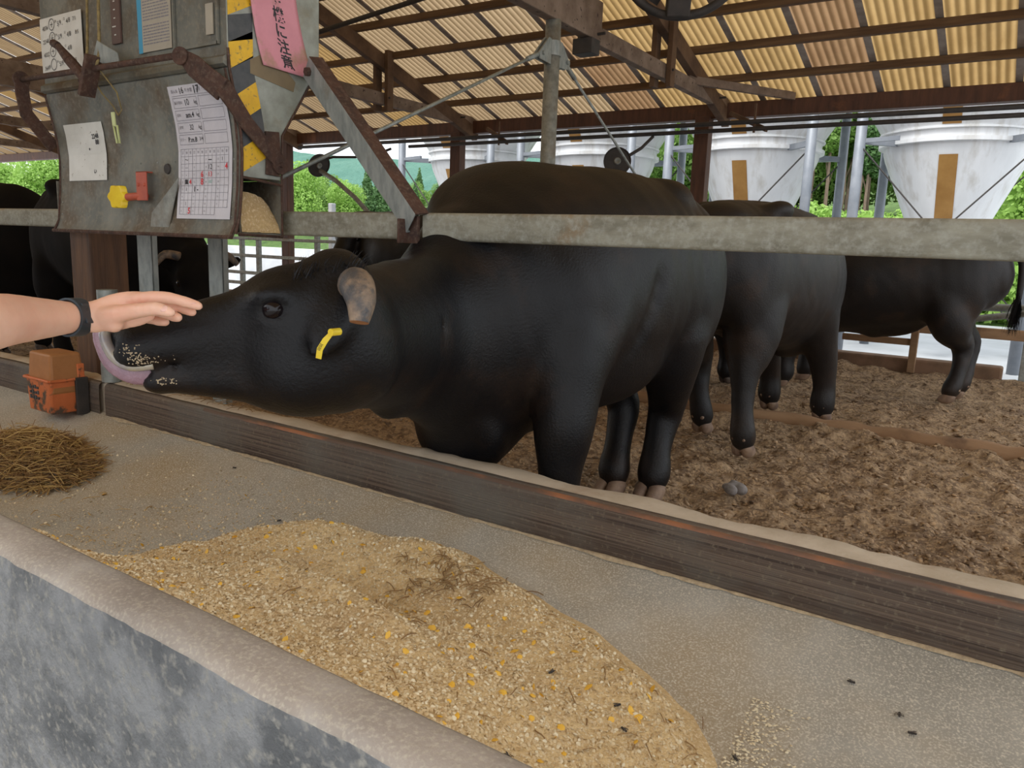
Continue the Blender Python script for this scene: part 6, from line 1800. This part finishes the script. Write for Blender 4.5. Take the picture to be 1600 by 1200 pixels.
# loose flakes fanned beyond the right tip of the pile
X = -0.40 + np.abs(rs.randn(700)) * 0.055; Y = rs.uniform(1.15, 1.62, 700)
def scatter_flat(X, Y, size, m, name, lab, seed):
    rs = np.random.RandomState(seed); n = len(X)
    bm = new()
    for x, y in zip(X, Y):
        z = basin_z(np.array([y]))[0] + 0.003
        s = size * rs.uniform(0.5, 1.4)
        a = rs.uniform(0, 6.28)
        vs = [bm.verts.new((x + s * math.cos(a + q) * (1 if i % 2 else .6), y + s * math.sin(a + q) * (1 if i % 2 else .6), z + rs.uniform(0, .001))) for i, q in enumerate((0, 1.3, 2.7, 3.9, 5.1))]
        c_ = bm.verts.new((x, y, z + s * .3))
        for i in range(5): bm.faces.new((vs[i], vs[(i + 1) % 5], c_))
    return tag(finish(name, bm, m), lab, 'feed', kind='stuff')
scatter_flat(X, Y, 0.0042, M['flake_pale'], 'spilled_flakes', 'loose flakes spilled on the concrete beyond the right tip of the pile', 4)
X = rs.uniform(-3.4, -1.9, 1400); Y = rs.uniform(0.86, 1.45, 1400)
scatter_flat(X, Y, 0.0036, M['flake'], 'sparse_feed_flakes', 'thin scatter of feed on the concrete left of the pile', 6)

# straw and hay
M['straw'] = mat('dry_straw', (0.60, 0.42, 0.16), (0.40, 0.26, 0.10), 9, rough=0.7)
M['straw_dark'] = mat('brown_hay', (0.34, 0.20, 0.075), (0.20, 0.115, 0.05), 9, rough=0.8)
def straws(n, cx, cy, sx, sy, hmax, ln, seed, m, name, lab, zf):
    rs = np.random.RandomState(seed)
    Vs, Fs = [], []
    k_ = 0
    for i in range(n):
        while True:
            u, v = rs.uniform(-1, 1, 2)
            if u * u + v * v < 1: break
        x, y = cx + u * sx, cy + v * sy
        hgt = hmax * (1 - (u * u + v * v)) ** 0.7
        z = zf(x, y) + rs.rand() * hgt + 0.003
        a = rs.uniform(0, 6.28); L_ = ln * rs.uniform(.4, 1.2); pz = rs.normal(0, 0.28 if hmax > .05 else .05)
        d = np.array([math.cos(a), math.sin(a), pz]); sd_ = np.array([-math.sin(a), math.cos(a), 0]); w = rs.uniform(.0009, .0022)
        bend = rs.normal(0, .06) * L_; prev = None
        for j in range(4):
            t_ = j / 3 - .5
            c_ = np.array([x, y, z]) + d * L_ * t_ + sd_ * bend * (1 - 4 * t_ * t_) + np.array([0, 0, 1]) * (0.006 * (1 - 4 * t_ * t_))
            c_[2] = max(c_[2], zf(c_[0], c_[1]) + .002)
            Vs += [c_ - sd_ * w, c_ + np.array([0, 0, w * 1.2]), c_ + sd_ * w]
            if j:
                Fs += [(k_ - 3, k_, k_ + 1, k_ - 2), (k_ - 2, k_ + 1, k_ + 2, k_ - 1)]
            k_ += 3
    return tag(link_mesh(name, np_mesh(name, np.array(Vs), np.array(Fs)), m, None, False), lab, 'straw', kind='stuff')
bz_ = lambda x, y: float(np.interp(y, by, bz)) + 0.002
straws(1700, -3.50, 1.50, 0.46, 0.21, 0.11, 0.12, 3, M['straw_dark'], 'hay_heap', 'heap of brown hay in the trough at the left edge', bz_)
straws(900, -3.50, 1.48, 0.46, 0.22, 0.13, 0.13, 4, M['straw'], 'straw_heap', 'golden straw on top of the hay heap at the left edge', bz_)
straws(40, -2.95, 1.35, 0.5, 0.25, 0.0, 0.05, 6, M['straw'], 'loose_straw', 'single straws lying on the concrete right of the hay heap', bz_)
straws(60, -1.2, 1.35, 0.8, 0.40, 0.002, 0.045, 7, M['straw_dark'], 'pile_straw', 'short brown straws lying on the feed pile', surf_z)
straws(90, -1.25, 1.55, 0.18, 0.10, 0.004, 0.05, 8, M['straw_dark'], 'matted_straw', 'matted brown straws at the far side of the feed pile', surf_z)
straws(70, -3.1, 2.02, 0.5, 0.05, 0.004, 0.06, 9, M['straw_dark'], 'kerb_straw', 'straws on the dusty kerb under the chin of the steer', lambda x, y: 0.371)

# flies
def fly(x, y, ang, lab, big=1.0):
    z = surf_z(x, y)
    t = empty('fly', (x, y, z), lab, 'fly', 'flies on the trough')
    bm = new()
    ca, sa = math.cos(ang), math.sin(ang)
    L_ = 0.0075 * big
    for off, r, st_ in ((0.0, .30, 1.5), (0.55, .26, 1.0), (-0.6, .24, 1.4)):
        mtx = Matrix.Translation((x + ca * L_ * off, y + sa * L_ * off, z + 0.003 * big)) @ Matrix.Rotation(ang, 4, 'Z') @ Matrix.Diagonal((L_ * r * st_, L_ * r, L_ * r, 1))
        bmesh.ops.create_uvsphere(bm, u_segments=10, v_segments=6, radius=1.0, matrix=mtx)
    for sg in (-1, 1):
        for o in (-.2, .15, .45):
            p0 = Vector((x + ca * L_ * o, y + sa * L_ * o, z + 0.003 * big))
            tube(bm, [p0, p0 + Vector((-sa * sg * L_ * .6, ca * sg * L_ * .6, .001)), p0 + Vector((-sa * sg * L_ * .9 + ca * o * L_ * .3, ca * sg * L_ * .9, -0.003 * big))], 0.0003, 4)
    finish('body', bm, M['dark'], t, smooth=True)
    for sg in (-1, 1):
        bm = new()
        d = Vector((-ca * 1.0 - sa * sg * 0.45, -sa * 1.0 + ca * sg * 0.45, 0)).normalized(); s_ = Vector((-d.y, d.x, 0))
        c0 = Vector((x + ca * L_ * .1, y + sa * L_ * .1, z + 0.0052 * big))
        vs = [bm.verts.new(c0), bm.verts.new(c0 + d * L_ * .5 + s_ * L_ * .2), bm.verts.new(c0 + d * L_ * 1.1 + s_ * L_ * .1), bm.verts.new(c0 + d * L_ * 1.05 - s_ * L_ * .12), bm.verts.new(c0 + d * L_ * .5 - s_ * L_ * .2)]
        bm.faces.new(vs)
        finish('wing', bm, M['wing'], t)
M['wing'] = mat('fly_wing', (0.12, 0.11, 0.10), rough=0.3, translucent=0.3)
FL = [(-0.226, 1.76, 'fly on bare concrete nearest the crusted line, alone in the upper part'), (-0.12, 1.71, 'upper fly of a close pair on the bare concrete at the right'), (-0.09, 1.67, 'lower fly of a close pair on the bare concrete at the right'),
      (-0.115, 1.50, 'fly on the concrete below the close pair'), (-0.24, 1.41, 'fly beside a pale flake on the dusty concrete'), (-0.155, 1.33, 'fly at the very bottom right of the picture'),
      (-0.33, 1.40, 'fly just beyond the right tip of the feed pile'), (-0.38, 1.44, 'fly at the right tip of the feed pile'), (-0.62, 1.38, 'upper of two flies on the right part of the feed pile'), (-0.58, 1.33, 'lower of two flies on the right part of the feed pile'),
      (-0.78, 1.37, 'fly on the feed pile left of the two flies'), (-0.66, 1.02, 'fly low on the near side of the feed pile'),
      (-2.05, 1.66, 'fly on the dusty concrete left of the pile'), (-2.55, 1.85, 'fly high on the trough slope')]
for i, (x, y, lab) in enumerate(FL):
    fly(x, y, i * 1.7, 'small dark ' + lab, 1.35)

# clods of muck on the pen floor
M['clod'] = mat('muck_clod', (0.44, 0.31, 0.19), (0.13, 0.08, 0.045), 9, rough=0.95, bump=0.6, c4=(0.46, 0.30, 0.16), s4=30, p4=(0.56, 0.64))
ico = bmesh.new(); bmesh.ops.create_icosphere(ico, subdivisions=1, radius=1.0)
iv = np.array([v.co[:] for v in ico.verts]); fi = np.array([[v.index for v in f.verts] for f in ico.faces]); ico.free()
rs = np.random.RandomState(31)
n = 11000
y = 2.15 + (7.5 - 2.15) * rs.rand(n) ** 1.3; x = y * rs.uniform(-1.0, 0.05, n) + 0.0
s = 0.004 + 0.012 * rs.rand(n) ** 3.0
Zs = muck_h(x, y)
C = np.stack([x, y, Zs + s * .15], 1)
V = iv[None] * (1 + 0.9 * (rs.rand(n, len(iv), 1) - .5)) * (s[:, None, None] * np.stack([rs.uniform(.8, 1.6, n), rs.uniform(.8, 1.6, n), rs.uniform(.35, .8, n)], 1)[:, None, :]) + C[:, None]
F = (fi[None] + (np.arange(n) * len(iv))[:, None, None]).reshape(-1, 3)
tag(link_mesh('muck_clods', np_mesh('muck_clods', V.reshape(-1, 3), F), M['clod'], None, True), 'loose clods of muck and sawdust over the pen floor', 'muck', kind='stuff')
Bq = Body(0.006)
for i in range(7): Bq.ell((-1.02 + rs.uniform(-.05, .05), 3.38 + rs.uniform(-.04, .04), 0.03 + rs.uniform(0, .015)), rs.uniform(.012, .03, 3), None, 0.01)
tag(link_mesh('grey_clump', Bq.mesh('grey_clump', smooth_iter=1), mat('grey_clump_mat', (0.28, 0.26, 0.25), (0.16, 0.14, 0.13), 30, rough=0.8), None, True), 'small grey clump lying on the muck right of the hooves of the big steer', 'clump')
